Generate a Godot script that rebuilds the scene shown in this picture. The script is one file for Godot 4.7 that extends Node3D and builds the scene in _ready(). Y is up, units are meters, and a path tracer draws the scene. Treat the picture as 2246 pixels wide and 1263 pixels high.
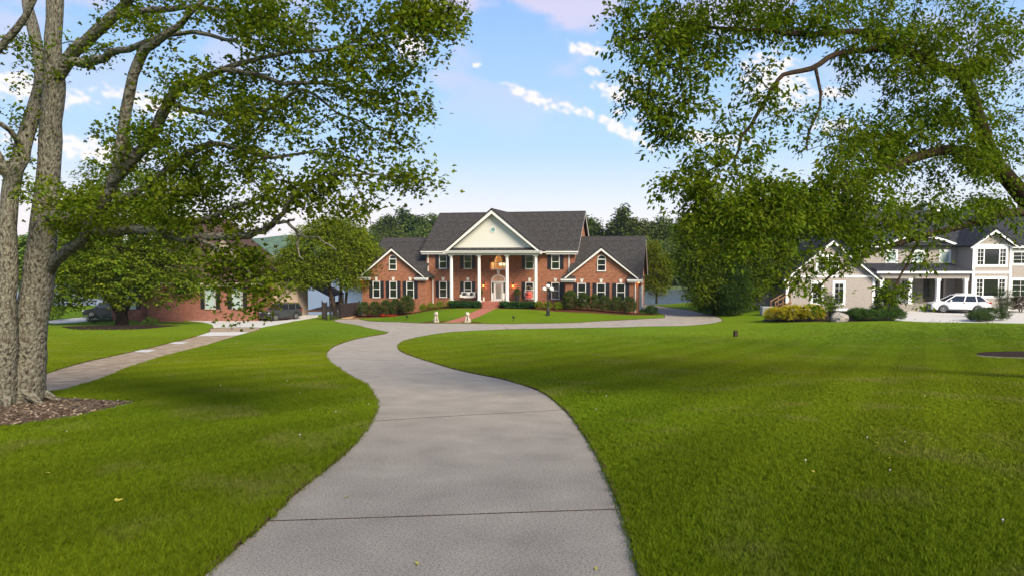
extends Node3D
# ---------------------------------------------------------------- camera model of the photograph (pixels -> directions)
const FPX := 1497.0
const CXP := 1123.0
const CYP := 631.5
const PITCH := 0.049742
const CAM := Vector3(0, 6.2, 0)
const TH := 0.235619   # the brick house is turned by 13.5 degrees
var HO := Vector3(-1.556, 0, -78.0)   # foot of its front door
var rng := RandomNumberGenerator.new()
var M := {}
var house_xf: Transform3D
var names := {}

func ray(px: float, py: float) -> Vector3:
	var u := (px - CXP) / FPX
	var v := -(py - CYP) / FPX
	var d := Vector3(u, -sin(PITCH) + v * cos(PITCH), -cos(PITCH) - v * sin(PITCH))
	return d / -d.z

func at(px: float, py: float, depth: float) -> Vector3:
	return CAM + ray(px, py) * depth

func ss(a: float, b: float, x: float) -> float:
	var t := clampf((x - a) / (b - a), 0.0, 1.0)
	return t * t * (3.0 - 2.0 * t)

const PD := [-60.0, 0.0, 7.3, 11.0, 16.0, 24.0, 31.0, 42.0, 52.0, 60.0, 70.0, 90.0, 400.0]
const PH := [5.0, 3.75, 3.5, 3.25, 2.8, 2.1, 1.5, 0.7, 0.17, 0.0, 0.0, 0.0, 0.0]

func profile(d: float) -> float:
	var n := PD.size()
	if d <= PD[0]: return PH[0]
	for i in n - 1:
		if d < PD[i + 1]:
			var h: float = PD[i + 1] - PD[i]
			var t: float = (d - PD[i]) / h
			var m0: float = (PH[i + 1] - PH[maxi(i - 1, 0)]) / (PD[i + 1] - PD[maxi(i - 1, 0)])
			var m1: float = (PH[mini(i + 2, n - 1)] - PH[i]) / (PD[mini(i + 2, n - 1)] - PD[i])
			var t2 := t * t
			var t3 := t2 * t
			return (2 * t3 - 3 * t2 + 1) * PH[i] + (t3 - 2 * t2 + t) * h * m0 + (3 * t2 - 2 * t3) * PH[i + 1] + (t3 - t2) * h * m1
	return 0.0

func gh(x: float, z: float) -> float:
	var d := -z
	var y := profile(d)
	y += 0.68 * ss(17, 27, x) * ss(28, 52, d)
	y -= 0.95 * ss(5, 17, -x) * ss(56, 75, d)
	y += 0.3 * ss(66, 74, d) * (1.0 - ss(7, 13, absf(x)))
	y += 0.025 * sin(x * 0.31 + 1.0) * sin(d * 0.27) + 0.012 * sin(x * 0.9) * sin(d * 0.7 + 2.0)
	var s := lerpf(96.0, 81.5, ss(-31, -25, x))
	s = lerpf(s, 90.0, ss(-13, -5, x))
	s = lerpf(s, 84.5, ss(8, 15, x))
	s = lerpf(s, 97.0, ss(24, 34, x))
	y -= 5.5 * ss(s - 1.0, s + 10.0, d)
	return y

func G(px: float, py: float) -> Vector3:
	var r := ray(px, py)
	var t := 2.0
	for i in 400:
		var p := CAM + r * t
		var gap := p.y - gh(p.x, p.z)
		if gap < 0.003: break
		t += maxf(gap * 0.9 / maxf(-r.y + 0.1, 0.05) * 0.5, 0.004)
		if t > 140: break
	var q := CAM + r * t
	return Vector3(q.x, gh(q.x, q.z), q.z)

func g2(px: float, py: float) -> Vector2:
	var p := G(px, py)
	return Vector2(p.x, p.z)

# ---------------------------------------------------------------- mesh builder: quads a b c d run counter-clockwise seen from outside; UVs in metres
class MB:
	var v := PackedVector3Array()
	var n := PackedVector3Array()
	var t := PackedVector2Array()
	var c := PackedColorArray()
	var col := Color(1, 1, 1)
	func tri(a: Vector3, b: Vector3, d: Vector3, na = null, nb = null, nd = null, ua := Vector2.ZERO, ub := Vector2.ZERO, ud := Vector2.ZERO) -> void:
		var f := (b - a).cross(d - a).normalized()
		v.append(a); v.append(d); v.append(b)
		n.append(f if na == null else na); n.append(f if nd == null else nd); n.append(f if nb == null else nb)
		t.append(ua); t.append(ud); t.append(ub)
		c.append(col); c.append(col); c.append(col)
	func quad(a: Vector3, b: Vector3, d: Vector3, e: Vector3) -> void:
		var e1 := (b - a).normalized()
		var f := (b - a).cross(e - a).normalized()
		var e2 := f.cross(e1)
		var o := Vector2(a.dot(e1), a.dot(e2))
		var ua := o
		var ub := o + Vector2((b - a).dot(e1), (b - a).dot(e2))
		var ud := o + Vector2((d - a).dot(e1), (d - a).dot(e2))
		var ue := o + Vector2((e - a).dot(e1), (e - a).dot(e2))
		tri(a, b, d, f, f, f, ua, ub, ud)
		tri(a, d, e, f, f, f, ua, ud, ue)
	func bx(x0: float, y0: float, z0: float, x1: float, y1: float, z1: float, xf := Transform3D()) -> void:
		var p := []
		for k in 8:
			p.append(xf * Vector3(x1 if k & 1 else x0, y1 if k & 2 else y0, z1 if k & 4 else z0))
		quad(p[4], p[5], p[7], p[6]); quad(p[1], p[0], p[2], p[3])
		quad(p[5], p[1], p[3], p[7]); quad(p[0], p[4], p[6], p[2])
		quad(p[6], p[7], p[3], p[2]); quad(p[0], p[1], p[5], p[4])
	func beam(a: Vector3, b: Vector3, w: float, h: float, up := Vector3.UP) -> void:
		var z := (b - a).normalized()
		var x := up.cross(z).normalized()
		var y := z.cross(x)
		bx(-w / 2, -h / 2, 0, w / 2, h / 2, a.distance_to(b), Transform3D(Basis(x, y, z), a))
	func tube(pts: Array, rad: Array, sides := 8, cap := true) -> void:
		var rings := []
		var ref := Vector3(0.31, 0.17, 0.93)
		var len := 0.0
		for i in pts.size():
			var a: Vector3 = pts[maxi(i - 1, 0)]
			var b: Vector3 = pts[mini(i + 1, pts.size() - 1)]
			var dir := (b - a).normalized()
			var x := ref.cross(dir)
			if x.length() < 0.05: x = Vector3(1, 0, 0).cross(dir)
			x = x.normalized()
			ref = dir.cross(x).normalized() * 1.0
			var y := ref
			ref = (ref - dir * ref.dot(dir)).normalized()
			if i > 0: len += (pts[i] as Vector3).distance_to(pts[i - 1])
			var ring := []
			for k in sides + 1:
				var an := TAU * k / sides
				var o := x * cos(an) + y * sin(an)
				ring.append([pts[i] + o * float(rad[i]), o, Vector2(an / TAU * TAU * float(rad[0]), len)])
			rings.append(ring)
			ref = y
		for i in pts.size() - 1:
			for k in sides:
				var p = rings[i][k]; var q = rings[i][k + 1]; var r = rings[i + 1][k + 1]; var s = rings[i + 1][k]
				tri(p[0], q[0], r[0], p[1], q[1], r[1], p[2], q[2], r[2])
				tri(p[0], r[0], s[0], p[1], r[1], s[1], p[2], r[2], s[2])
		if cap:
			for e in [0, pts.size() - 1]:
				for k in range(1, sides - 1):
					if e == 0: tri(rings[e][0][0], rings[e][k + 1][0], rings[e][k][0])
					else: tri(rings[e][0][0], rings[e][k][0], rings[e][k + 1][0])
	func lathe(prof: Array, o := Vector3.ZERO, sides := 16, xf := Transform3D()) -> void:
		# prof: Vector2(radius, height), bottom to top
		for i in prof.size() - 1:
			var a: Vector2 = prof[i]
			var b: Vector2 = prof[i + 1]
			var sl := Vector2(b.y - a.y, a.x - b.x).normalized()
			for k in sides:
				var p := []
				for kk in [k, k + 1]:
					var an: float = TAU * kk / sides
					var r := Vector3(cos(an), 0, -sin(an))
					p.append([xf * (o + r * a.x + Vector3(0, a.y, 0)), xf * (o + r * b.x + Vector3(0, b.y, 0)), (xf.basis * (r * sl.x + Vector3(0, sl.y, 0))).normalized()])
				if a.x > 0.0001: tri(p[0][0], p[1][0], p[1][1], p[0][2], p[1][2], p[1][2])
				if b.x > 0.0001: tri(p[0][0], p[1][1], p[0][1], p[0][2], p[1][2], p[0][2])
	func ball(o: Vector3, r: Vector3, sides := 14, rows := 9) -> void:
		var pr := []
		for i in rows + 1:
			var a := -PI / 2 + PI * i / rows
			pr.append(Vector2(cos(a), sin(a)))
		lathe(pr, Vector3.ZERO, sides, Transform3D(Basis.from_scale(r), o))
	func prism(poly: Array, z0: float, z1: float, xf := Transform3D()) -> void:
		# polygon in XY, counter-clockwise, pushed out from z0 to z1
		var pp := PackedVector2Array(poly)
		if Geometry2D.is_polygon_clockwise(pp): pp.reverse()
		var ix := Geometry2D.triangulate_polygon(pp)
		for i in range(0, ix.size(), 3):
			var a := pp[ix[i]]; var b := pp[ix[i + 1]]; var d := pp[ix[i + 2]]
			if (b - a).cross(d - a) < 0:
				var s := b; b = d; d = s
			var A := xf * Vector3(a.x, a.y, z1); var B := xf * Vector3(b.x, b.y, z1); var D := xf * Vector3(d.x, d.y, z1)
			tri(A, B, D, null, null, null, a, b, d)
			A = xf * Vector3(a.x, a.y, z0); B = xf * Vector3(b.x, b.y, z0); D = xf * Vector3(d.x, d.y, z0)
			tri(A, D, B, null, null, null, a, d, b)
		for i in pp.size():
			var a := pp[i]; var b := pp[(i + 1) % pp.size()]
			quad(xf * Vector3(a.x, a.y, z0), xf * Vector3(b.x, b.y, z0), xf * Vector3(b.x, b.y, z1), xf * Vector3(a.x, a.y, z1))
	func slab(a: Vector3, b: Vector3, d: Vector3, e: Vector3, th: float) -> void:
		var f := (b - a).cross(e - a).normalized() * -th
		quad(a, b, d, e)
		quad(e + f, d + f, b + f, a + f)
		quad(a + f, b + f, b, a); quad(b + f, d + f, d, b); quad(d + f, e + f, e, d); quad(e + f, a + f, a, e)
	func mesh(m: Material, colors := false) -> ArrayMesh:
		var arr := []
		arr.resize(Mesh.ARRAY_MAX)
		arr[Mesh.ARRAY_VERTEX] = v; arr[Mesh.ARRAY_NORMAL] = n; arr[Mesh.ARRAY_TEX_UV] = t
		if colors: arr[Mesh.ARRAY_COLOR] = c
		var am := ArrayMesh.new()
		am.add_surface_from_arrays(Mesh.PRIMITIVE_TRIANGLES, arr)
		am.surface_set_material(0, m)
		return am

# ---------------------------------------------------------------- nodes
func numbered(s: String) -> String:
	if not names.has(s):
		names[s] = 0
		return s
	names[s] += 1
	return "%s_%03d" % [s, names[s]]

func tag(o: Node, label: String, category: String, group := "", kind := "") -> void:
	if label: o.set_meta("label", label)
	if category: o.set_meta("category", category)
	if group: o.set_meta("group", group)
	if kind: o.set_meta("kind", kind)

func thing(called: String, label: String, category: String, pos := Vector3.ZERO, turn := 0.0, group := "") -> Node3D:
	var o := Node3D.new()
	o.name = numbered(called)
	add_child(o)
	o.position = pos
	o.rotation.y = turn
	tag(o, label, category, group)
	return o

func part(called: String, b: MB, m: Material, parent: Node, colors := false) -> MeshInstance3D:
	var o := MeshInstance3D.new()
	o.name = called
	o.mesh = b.mesh(m, colors)
	parent.add_child(o, true)
	return o

func structure(called: String, b: MB, m: Material, label := "", colors := false) -> MeshInstance3D:
	var o := MeshInstance3D.new()
	o.name = numbered(called)
	o.mesh = b.mesh(m, colors)
	add_child(o)
	o.set_meta("kind", "structure")
	if label: o.set_meta("label", label)
	return o

func copy(o: Node3D, pos: Vector3, turn: float, label := "") -> Node3D:
	var base := String(o.name)
	var r := o.duplicate() as Node3D
	r.name = numbered(base)
	add_child(r)
	r.position = pos
	r.rotation.y = turn
	if label: r.set_meta("label", label)
	return r

func multi(called: String, mesh: Mesh, xfs: Array, cols: Array, parent: Node) -> MultiMeshInstance3D:
	var mm := MultiMesh.new()
	mm.transform_format = MultiMesh.TRANSFORM_3D
	mm.use_colors = cols.size() > 0
	mm.mesh = mesh
	mm.instance_count = xfs.size()
	for i in xfs.size():
		mm.set_instance_transform(i, xfs[i])
		if cols.size() > 0: mm.set_instance_color(i, cols[i])
	var o := MultiMeshInstance3D.new()
	o.name = called
	o.multimesh = mm
	parent.add_child(o, true)
	return o

# ---------------------------------------------------------------- materials
func lin(r: float, g: float, b: float) -> Color:
	return Color(r, g, b).linear_to_srgb()

func mat(col: Color, rough := 0.8, tex: Texture2D = null, uvs := 1.0, bump: Texture2D = null, bs := 0.5) -> StandardMaterial3D:
	var m := StandardMaterial3D.new()
	m.albedo_color = col
	m.roughness = rough
	if tex: m.albedo_texture = tex
	m.uv1_scale = Vector3(uvs, uvs, uvs)
	if bump:
		m.heightmap_enabled = true
		m.heightmap_texture = bump
		m.heightmap_scale = bs
	return m

func noise_tex(size: int, freq: float, stops: Array, sd: int, oct := 4, kind := FastNoiseLite.TYPE_SIMPLEX_SMOOTH) -> ImageTexture:
	var f := FastNoiseLite.new()
	f.noise_type = kind
	f.seed = sd
	f.frequency = freq
	f.fractal_octaves = oct
	var im := f.get_seamless_image(size, size)
	im.convert(Image.FORMAT_L8)
	var src := im.get_data()
	var lut := []
	for i in 256:
		var x := i / 255.0
		var c: Color = stops[stops.size() - 1][1]
		for k in stops.size() - 1:
			if x < stops[k + 1][0]:
				c = (stops[k][1] as Color).lerp(stops[k + 1][1], clampf((x - stops[k][0]) / (stops[k + 1][0] - stops[k][0]), 0, 1))
				break
		lut.append([c.r8, c.g8, c.b8])
	var out := PackedByteArray()
	out.resize(size * size * 3)
	for i in size * size:
		var l = lut[src[i]]
		out[i * 3] = l[0]; out[i * 3 + 1] = l[1]; out[i * 3 + 2] = l[2]
	return ImageTexture.create_from_image(Image.create_from_data(size, size, false, Image.FORMAT_RGB8, out))

func rgb(r: int, g: int, b: int) -> Color:
	return Color8(r, g, b)

func brick_tex(base: Color, vary: float, mortar: Color, sd: int, bw := 32, bh := 11) -> ImageTexture:
	# 8 bricks by 24 courses of fine running bond with per-brick tone: 1.6 m square
	var r := RandomNumberGenerator.new()
	r.seed = sd
	var w := bw * 8
	var h := bh * 24
	var im := Image.create(w, h, false, Image.FORMAT_RGB8)
	im.fill(mortar)
	for j in 24:
		for i in 8:
			var k := r.randf_range(-vary, vary)
			var c := Color(base.r + k, base.g + k * 0.75 + r.randf_range(-0.015, 0.015), base.b + k * 0.6)
			var x0 := i * bw + (bw / 2 if j % 2 else 0)
			for x in range(1, bw - 1):
				for y in range(1, bh - 1):
					var q := r.randf_range(-0.025, 0.025)
					im.set_pixel((x0 + x) % w, j * bh + y, Color(c.r + q, c.g + q, c.b + q))
	return ImageTexture.create_from_image(im)

func shingle_tex(base: Color, sd: int) -> ImageTexture:
	var r := RandomNumberGenerator.new()
	r.seed = sd
	var im := Image.create(256, 256, false, Image.FORMAT_RGB8)
	for j in 16:
		var x := 0
		while x < 256:
			var w := r.randi_range(8, 22)
			var k := r.randf_range(-0.045, 0.05)
			for xx in range(x, mini(x + w, 256)):
				for y in 16:
					var q := r.randf_range(-0.03, 0.03) + k - (0.06 if y == 0 else 0.0)
					im.set_pixel(xx, j * 16 + y, Color(base.r + q, base.g + q, base.b + q))
			x += w
	return ImageTexture.create_from_image(im)

func make_materials() -> void:
	var W := Color(1, 1, 1)
	var B := Color(0, 0, 0)
	var bump := noise_tex(512, 0.03, [[0.0, B], [1.0, W]], 5, 5)
	var fine := noise_tex(512, 0.12, [[0.0, B], [1.0, W]], 9, 3)
	M.bump = bump
	M.fine = fine
	M.brick = mat(W, 0.9, brick_tex(Color(0.52, 0.31, 0.215), 0.085, Color(0.62, 0.52, 0.45), 3), 1 / 1.6, fine, 0.4)
	M.neighbour_brick = mat(W, 0.9, brick_tex(Color(0.48, 0.27, 0.22), 0.06, Color(0.60, 0.53, 0.48), 4), 1 / 1.6, fine, 0.4)
	M.paver = mat(W, 0.9, brick_tex(Color(0.60, 0.36, 0.30), 0.05, Color(0.50, 0.40, 0.36), 8), 1 / 1.6, fine, 0.3)
	M.shingle = mat(W, 0.92, shingle_tex(Color(0.225, 0.216, 0.212), 6), 0.5, fine, 0.6)
	M.shingle_brown = mat(W, 0.92, shingle_tex(Color(0.285, 0.225, 0.21), 7), 0.5, fine, 0.6)
	M.white = mat(lin(0.68, 0.66, 0.61), 0.5)
	M.cream = mat(lin(0.58, 0.56, 0.49), 0.6)
	M.dentil = mat(lin(0.70, 0.68, 0.60), 0.6)
	M.black = mat(lin(0.012, 0.012, 0.016), 0.45)
	M.iron = mat(lin(0.015, 0.014, 0.015), 0.4)
	M.glass = mat(lin(0.012, 0.014, 0.016), 0.04)
	M.glass.metallic_specular = 0.7
	M.blind = mat(lin(0.30, 0.38, 0.36), 0.25)
	M.clear = mat(Color(0.9, 0.95, 0.95, 0.12), 0.02)
	M.clear.transparency = BaseMaterial3D.TRANSPARENCY_ALPHA
	M.concrete = mat(W, 0.9, noise_tex(1024, 0.007, [[0.0, rgb(146, 138, 127)], [0.35, rgb(157, 148, 137)], [0.65, rgb(162, 153, 141)], [1.0, rgb(172, 163, 150)]], 11, 6), 0.11)
	var speck := noise_tex(1024, 0.35, [[0.0, rgb(150, 150, 150)], [0.5, rgb(232, 232, 232)], [1.0, rgb(255, 255, 255)]], 12, 2)
	M.concrete.detail_enabled = true
	M.concrete.detail_albedo = speck
	M.concrete.uv2_scale = Vector3(0.6, 0.6, 0.6)
	M.concrete.detail_blend_mode = BaseMaterial3D.BLEND_MODE_MUL
	M.concrete_pale = mat(W, 0.9, noise_tex(512, 0.03, [[0.0, rgb(160, 156, 150)], [1.0, rgb(190, 186, 180)]], 13, 5), 0.3, fine, 0.3)
	M.concrete_tan = mat(W, 0.9, noise_tex(512, 0.02, [[0.0, rgb(112, 97, 80)], [0.5, rgb(138, 122, 103)], [1.0, rgb(160, 143, 122)]], 14, 6), 0.12, fine, 0.4)
	M.path_tan = mat(W, 0.9, noise_tex(512, 0.04, [[0.0, rgb(168, 128, 92)], [1.0, rgb(196, 156, 116)]], 15, 5), 0.3, fine, 0.3)
	M.soil = mat(W, 1.0, noise_tex(512, 0.06, [[0.0, rgb(40, 28, 20)], [0.5, rgb(78, 58, 44)], [1.0, rgb(118, 94, 76)]], 16, 5), 0.5, bump, 3.0)
	M.mulch_dark = mat(W, 1.0, noise_tex(512, 0.08, [[0.0, rgb(22, 17, 15)], [0.5, rgb(46, 36, 31)], [1.0, rgb(78, 62, 54)]], 17, 5), 0.7, bump, 3.0)
	M.mulch_red = mat(W, 1.0, noise_tex(512, 0.08, [[0.0, rgb(44, 26, 18)], [0.5, rgb(84, 50, 36)], [1.0, rgb(118, 76, 56)]], 18, 5), 0.7, bump, 3.0)
	M.grass = mat(W, 0.95, noise_tex(1024, 0.035, [[0.0, rgb(58, 78, 14)], [0.3, rgb(80, 102, 17)], [0.55, rgb(91, 114, 20)], [0.8, rgb(106, 123, 26)], [1.0, rgb(129, 131, 42)]], 19, 6), 0.35, bump, 3.0)
	M.grass.vertex_color_use_as_albedo = true
	M.blade = mat(W, 0.7)
	M.blade.vertex_color_use_as_albedo = true
	M.blade.backlight_enabled = true
	M.blade.backlight = Color(0.5, 0.5, 0.3)
	M.leaf = mat(W, 0.55)
	M.leaf.vertex_color_use_as_albedo = true
	M.leaf.backlight_enabled = true
	M.leaf.backlight = Color(0.9, 0.95, 0.4)
	M.leaf_far = mat(W, 0.8)
	M.leaf_far.vertex_color_use_as_albedo = true
	M.leaf_far.backlight_enabled = true
	M.leaf_far.backlight = Color(0.35, 0.4, 0.2)
	M.bark = mat(Color(0.86, 0.86, 0.86), 0.95, noise_tex(512, 0.025, [[0.0, rgb(52, 45, 38)], [0.3, rgb(104, 96, 84)], [0.5, rgb(132, 125, 112)], [0.62, rgb(148, 150, 130)], [0.7, rgb(122, 116, 102)], [1.0, rgb(186, 186, 168)]], 21, 6), 0.5, bump, 4.0)
	M.bark_dark = mat(W, 0.95, noise_tex(512, 0.04, [[0.0, rgb(34, 27, 22)], [0.6, rgb(66, 55, 45)], [1.0, rgb(96, 84, 70)]], 22, 6), 0.8, bump, 3.0)
	M.siding = mat(lin(0.34, 0.30, 0.265), 0.75, noise_tex(256, 0.03, [[0.0, rgb(232, 232, 232)], [1.0, rgb(255, 255, 255)]], 23, 4), 0.4)
	M.trim = mat(lin(0.80, 0.80, 0.79), 0.5)
	M.roof_black = mat(W, 0.92, shingle_tex(Color(0.20, 0.205, 0.22), 26), 0.5, fine, 0.5)
	M.wood = mat(W, 0.8, noise_tex(256, 0.03, [[0.0, rgb(98, 70, 44)], [1.0, rgb(150, 112, 74)]], 27, 4), 0.6)
	M.stone = mat(W, 0.95, noise_tex(256, 0.03, [[0.0, rgb(104, 98, 92)], [1.0, rgb(176, 168, 158)]], 28, 5), 0.7, bump, 3.0)
	M.statue = mat(W, 0.9, noise_tex(256, 0.05, [[0.0, rgb(150, 138, 120)], [1.0, rgb(212, 202, 186)]], 29, 5), 1.5, bump, 1.0)
	M.tyre = mat(lin(0.012, 0.012, 0.012), 0.8)
	M.rim = mat(lin(0.45, 0.45, 0.46), 0.3)
	M.rim.metallic = 0.8
	M.water = mat(lin(0.06, 0.075, 0.075), 0.28, null, 0.2, noise_tex(512, 0.05, [[0.0, B], [1.0, W]], 30, 4), 0.4)
	M.water.metallic_specular = 1.0
	M.hill = mat(W, 1.0, noise_tex(256, 0.05, [[0.0, rgb(34, 56, 36)], [0.5, rgb(58, 82, 50)], [1.0, rgb(86, 104, 60)]], 31, 5), 0.004)
	for k in ["brick", "neighbour_brick", "paver", "shingle", "shingle_brown", "roof_black", "concrete", "concrete_pale", "concrete_tan", "path_tan", "soil", "mulch_dark", "mulch_red", "grass", "blade", "bark", "bark_dark", "leaf_far", "hill"]:
		M[k].metallic_specular = 0.15
	M.leaf.metallic_specular = 0.12
	M.far_ground = mat(lin(0.05, 0.075, 0.025), 1.0)

func glow(col: Color, energy: float) -> StandardMaterial3D:
	var m := mat(col, 0.4)
	m.emission_enabled = true
	m.emission = col
	m.emission_energy_multiplier = energy
	return m

# ---------------------------------------------------------------- scene
func _ready() -> void:
	rng.seed = 20240611
	set_camera_and_light()
	make_materials()
	house_xf = Transform3D(Basis(Vector3.UP, -TH), HO)
	make_ground()
	make_lake_and_far_land()
	make_leaf_meshes()
	make_brick_house()
	make_house_yard_things()
	make_right_house()
	make_left_house()
	make_cars()
	make_fence_and_small_things()
	make_shrubs()
	make_near_trees()
	make_middle_trees()
	make_far_trees()
	make_bark_chips()
	make_grass()
	make_clover()

func set_camera_and_light() -> void:
	var cam := Camera3D.new()
	cam.name = "camera"
	cam.fov = rad_to_deg(2.0 * atan(CYP / FPX))
	cam.position = CAM
	cam.rotation.x = -PITCH
	cam.near = 0.1
	cam.far = 6000.0
	add_child(cam)
	var sun := DirectionalLight3D.new()
	sun.name = "sun"
	sun.light_energy = 1.6
	sun.light_angular_distance = 28.0
	sun.light_color = Color(1.0, 0.95, 0.86)
	sun.shadow_enabled = true
	add_child(sun)
	sun.look_at_from_position(Vector3(0.45, 0.62, 0.64) * 100.0, Vector3.ZERO)
	var env := Environment.new()
	env.tonemap_mode = Environment.TONE_MAPPER_LINEAR
	env.tonemap_exposure = 1.65
	env.background_mode = Environment.BG_SKY
	env.background_energy_multiplier = 1.0
	env.sdfgi_enabled = true
	env.ssao_enabled = true
	env.ssil_enabled = true
	env.fog_enabled = true
	env.fog_density = 0.0001
	env.fog_light_color = Color(0.80, 0.86, 0.93)
	var sky := Sky.new()
	var pan := PanoramaSkyMaterial.new()
	pan.panorama = sky_image()
	sky.sky_material = pan
	env.sky = sky
	var we := WorldEnvironment.new()
	we.name = "environment"
	we.environment = env
	add_child(we)

func sky_image() -> ImageTexture:
	var w := 2560
	var h := 1280
	var f := FastNoiseLite.new()
	f.seed = 4
	f.frequency = 0.011
	f.fractal_octaves = 5
	f.domain_warp_enabled = true
	f.domain_warp_amplitude = 22.0
	f.domain_warp_frequency = 0.012
	var puff := FastNoiseLite.new()
	puff.seed = 8
	puff.frequency = 0.03
	puff.fractal_octaves = 5
	var data := PackedFloat32Array()
	data.resize(w * h * 3)
	# bands of small clouds: centre direction (pixel), half length and half height in degrees, tilt
	var bands := []
	for b in [[1165, 212, 2.3, 0.55, 0.42], [1258, 240, 1.4, 0.42, 0.2], [1368, 287, 2.6, 0.62, 0.52], [1288, 107, 1.7, 0.55, 0.2], [1350, 205, 1.7, 0.7, 0.35], [1300, 157, 0.7, 0.3, 0.4], [1385, 175, 0.9, 0.35, 0.2], [1355, 247, 0.5, 0.22, 0.0], [1400, 262, 0.5, 0.2, 0.0], [1560, 305, 3.4, 0.55, 0.15], [1830, 205, 1.6, 0.5, 0.0], [1830, 275, 1.5, 0.5, 0.0], [1045, 143, 0.5, 0.16, -0.2], [1700, 180, 2.5, 2.2, 0.3], [620, 470, 3.0, 0.4, 0.0], [640, 496, 2.6, 0.25, 0.1], [200, 330, 5.0, 0.9, 0.1], [330, 230, 3.0, 0.8, 0.2], [60, 190, 3.5, 1.0, 0.1], [900, 100, 1.6, 1.2, 0.2]]:
		var r := ray(b[0], b[1]).normalized()
		bands.append([rad_to_deg(atan2(r.x, -r.z)), rad_to_deg(asin(r.y)), b[2], b[3], b[4]])
	for j in h:
		var el := 90.0 - (j + 0.5) / h * 180.0
		var c: Vector3
		var k := clampf(el / 24.0, 0.0, 1.0)
		var horizon := Vector3(0.68, 0.65, 0.64)
		var mid := Vector3(0.315, 0.47, 0.70)
		var top := Vector3(0.155, 0.30, 0.585)
		if k < 0.42: c = horizon.lerp(mid, smoothstep(0.0, 1.0, k / 0.42))
		else: c = mid.lerp(top, (k - 0.42) / 0.58)
		if el > 24.0: c = top.lerp(Vector3(0.15, 0.26, 0.48), clampf((el - 24.0) / 60.0, 0, 1))
		if el < 0.0: c = Vector3(0.20, 0.21, 0.16)
		for i in w:
			var o := (j * w + i) * 3
			var q := c
			if el > 0.0 and el < 70.0:
				var az := (i + 0.5) / w * 360.0   # 0 = towards -z
				if az > 180.0: az -= 360.0
				# high thin pink veils
				var n := f.get_noise_2d(az * 6.0, el * 11.0)
				var veil := clampf((n - 0.02) * 2.1, 0.0, 0.6) * clampf((el - 9.0) / 10.0, 0.0, 1.0)
				if absf(az) > 172.0: veil *= (180.0 - absf(az)) / 8.0
				q = q.lerp(Vector3(0.58, 0.475, 0.545), veil)
				# warm low band
				q = q.lerp(Vector3(0.69, 0.56, 0.50), 0.55 * exp(-el * el / 16.0) * clampf(0.5 - az / 60.0, 0.1, 1.0))
				if absf(az) < 42.0 and el < 26.0:
					for b in bands:
						var dx: float = az - b[0]
						if absf(dx) > b[2] * 1.5 + 1.0: continue
						var dy: float = el - b[1] + dx * b[4]
						var e: float = (dx / b[2]) * (dx / b[2]) + (dy / b[3]) * (dy / b[3])
						if e > 3.0: continue
						var p := puff.get_noise_2d(az * 34.0, (el + az * 0.25) * 60.0)
						var a: float = clampf((1.0 - e) * 1.1 + p * 1.9, 0.0, 1.0) * 0.92
						q = q.lerp(Vector3(0.72, 0.65, 0.61), a)
			data[o] = q.x; data[o + 1] = q.y; data[o + 2] = q.z
	return ImageTexture.create_from_image(Image.create_from_data(w, h, false, Image.FORMAT_RGBF, data.to_byte_array()))

# ---------------------------------------------------------------- ground: a grid of cells that paved areas and beds are cut out of
var regions := []   # [name, polygon (x, z), material, lift, label]

func poly(px: Array) -> PackedVector2Array:
	var out := PackedVector2Array()
	for p in px: out.append(g2(p[0], p[1]))
	return out

func local_poly(pts: Array) -> PackedVector2Array:
	var out := PackedVector2Array()
	for p in pts:
		var q := house_xf * Vector3(p[0], 0, p[1])
		out.append(Vector2(q.x, q.z))
	return out

func ellipse(c: Vector2, rx: float, rz: float, wob := 0.06) -> PackedVector2Array:
	var out := PackedVector2Array()
	for k in 28:
		var a := TAU * k / 28
		var s := 1.0 + wob * sin(a * 3.0 + c.x) + wob * 0.6 * sin(a * 5.0 + c.y)
		out.append(c + Vector2(cos(a) * rx, sin(a) * rz) * s)
	return out

func smooth_poly(p: PackedVector2Array, skip := []) -> PackedVector2Array:
	var out := PackedVector2Array()
	var n := p.size()
	for i in n:
		var a := p[(i + n - 1) % n]; var b := p[i]; var c := p[(i + 1) % n]; var d := p[(i + 2) % n]
		out.append(b)
		if b.distance_to(c) < 12.0 and not (i in skip):
			for t in [0.25, 0.5, 0.75]: out.append(b.cubic_interpolate(c, a, d, t))
	return out

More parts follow.
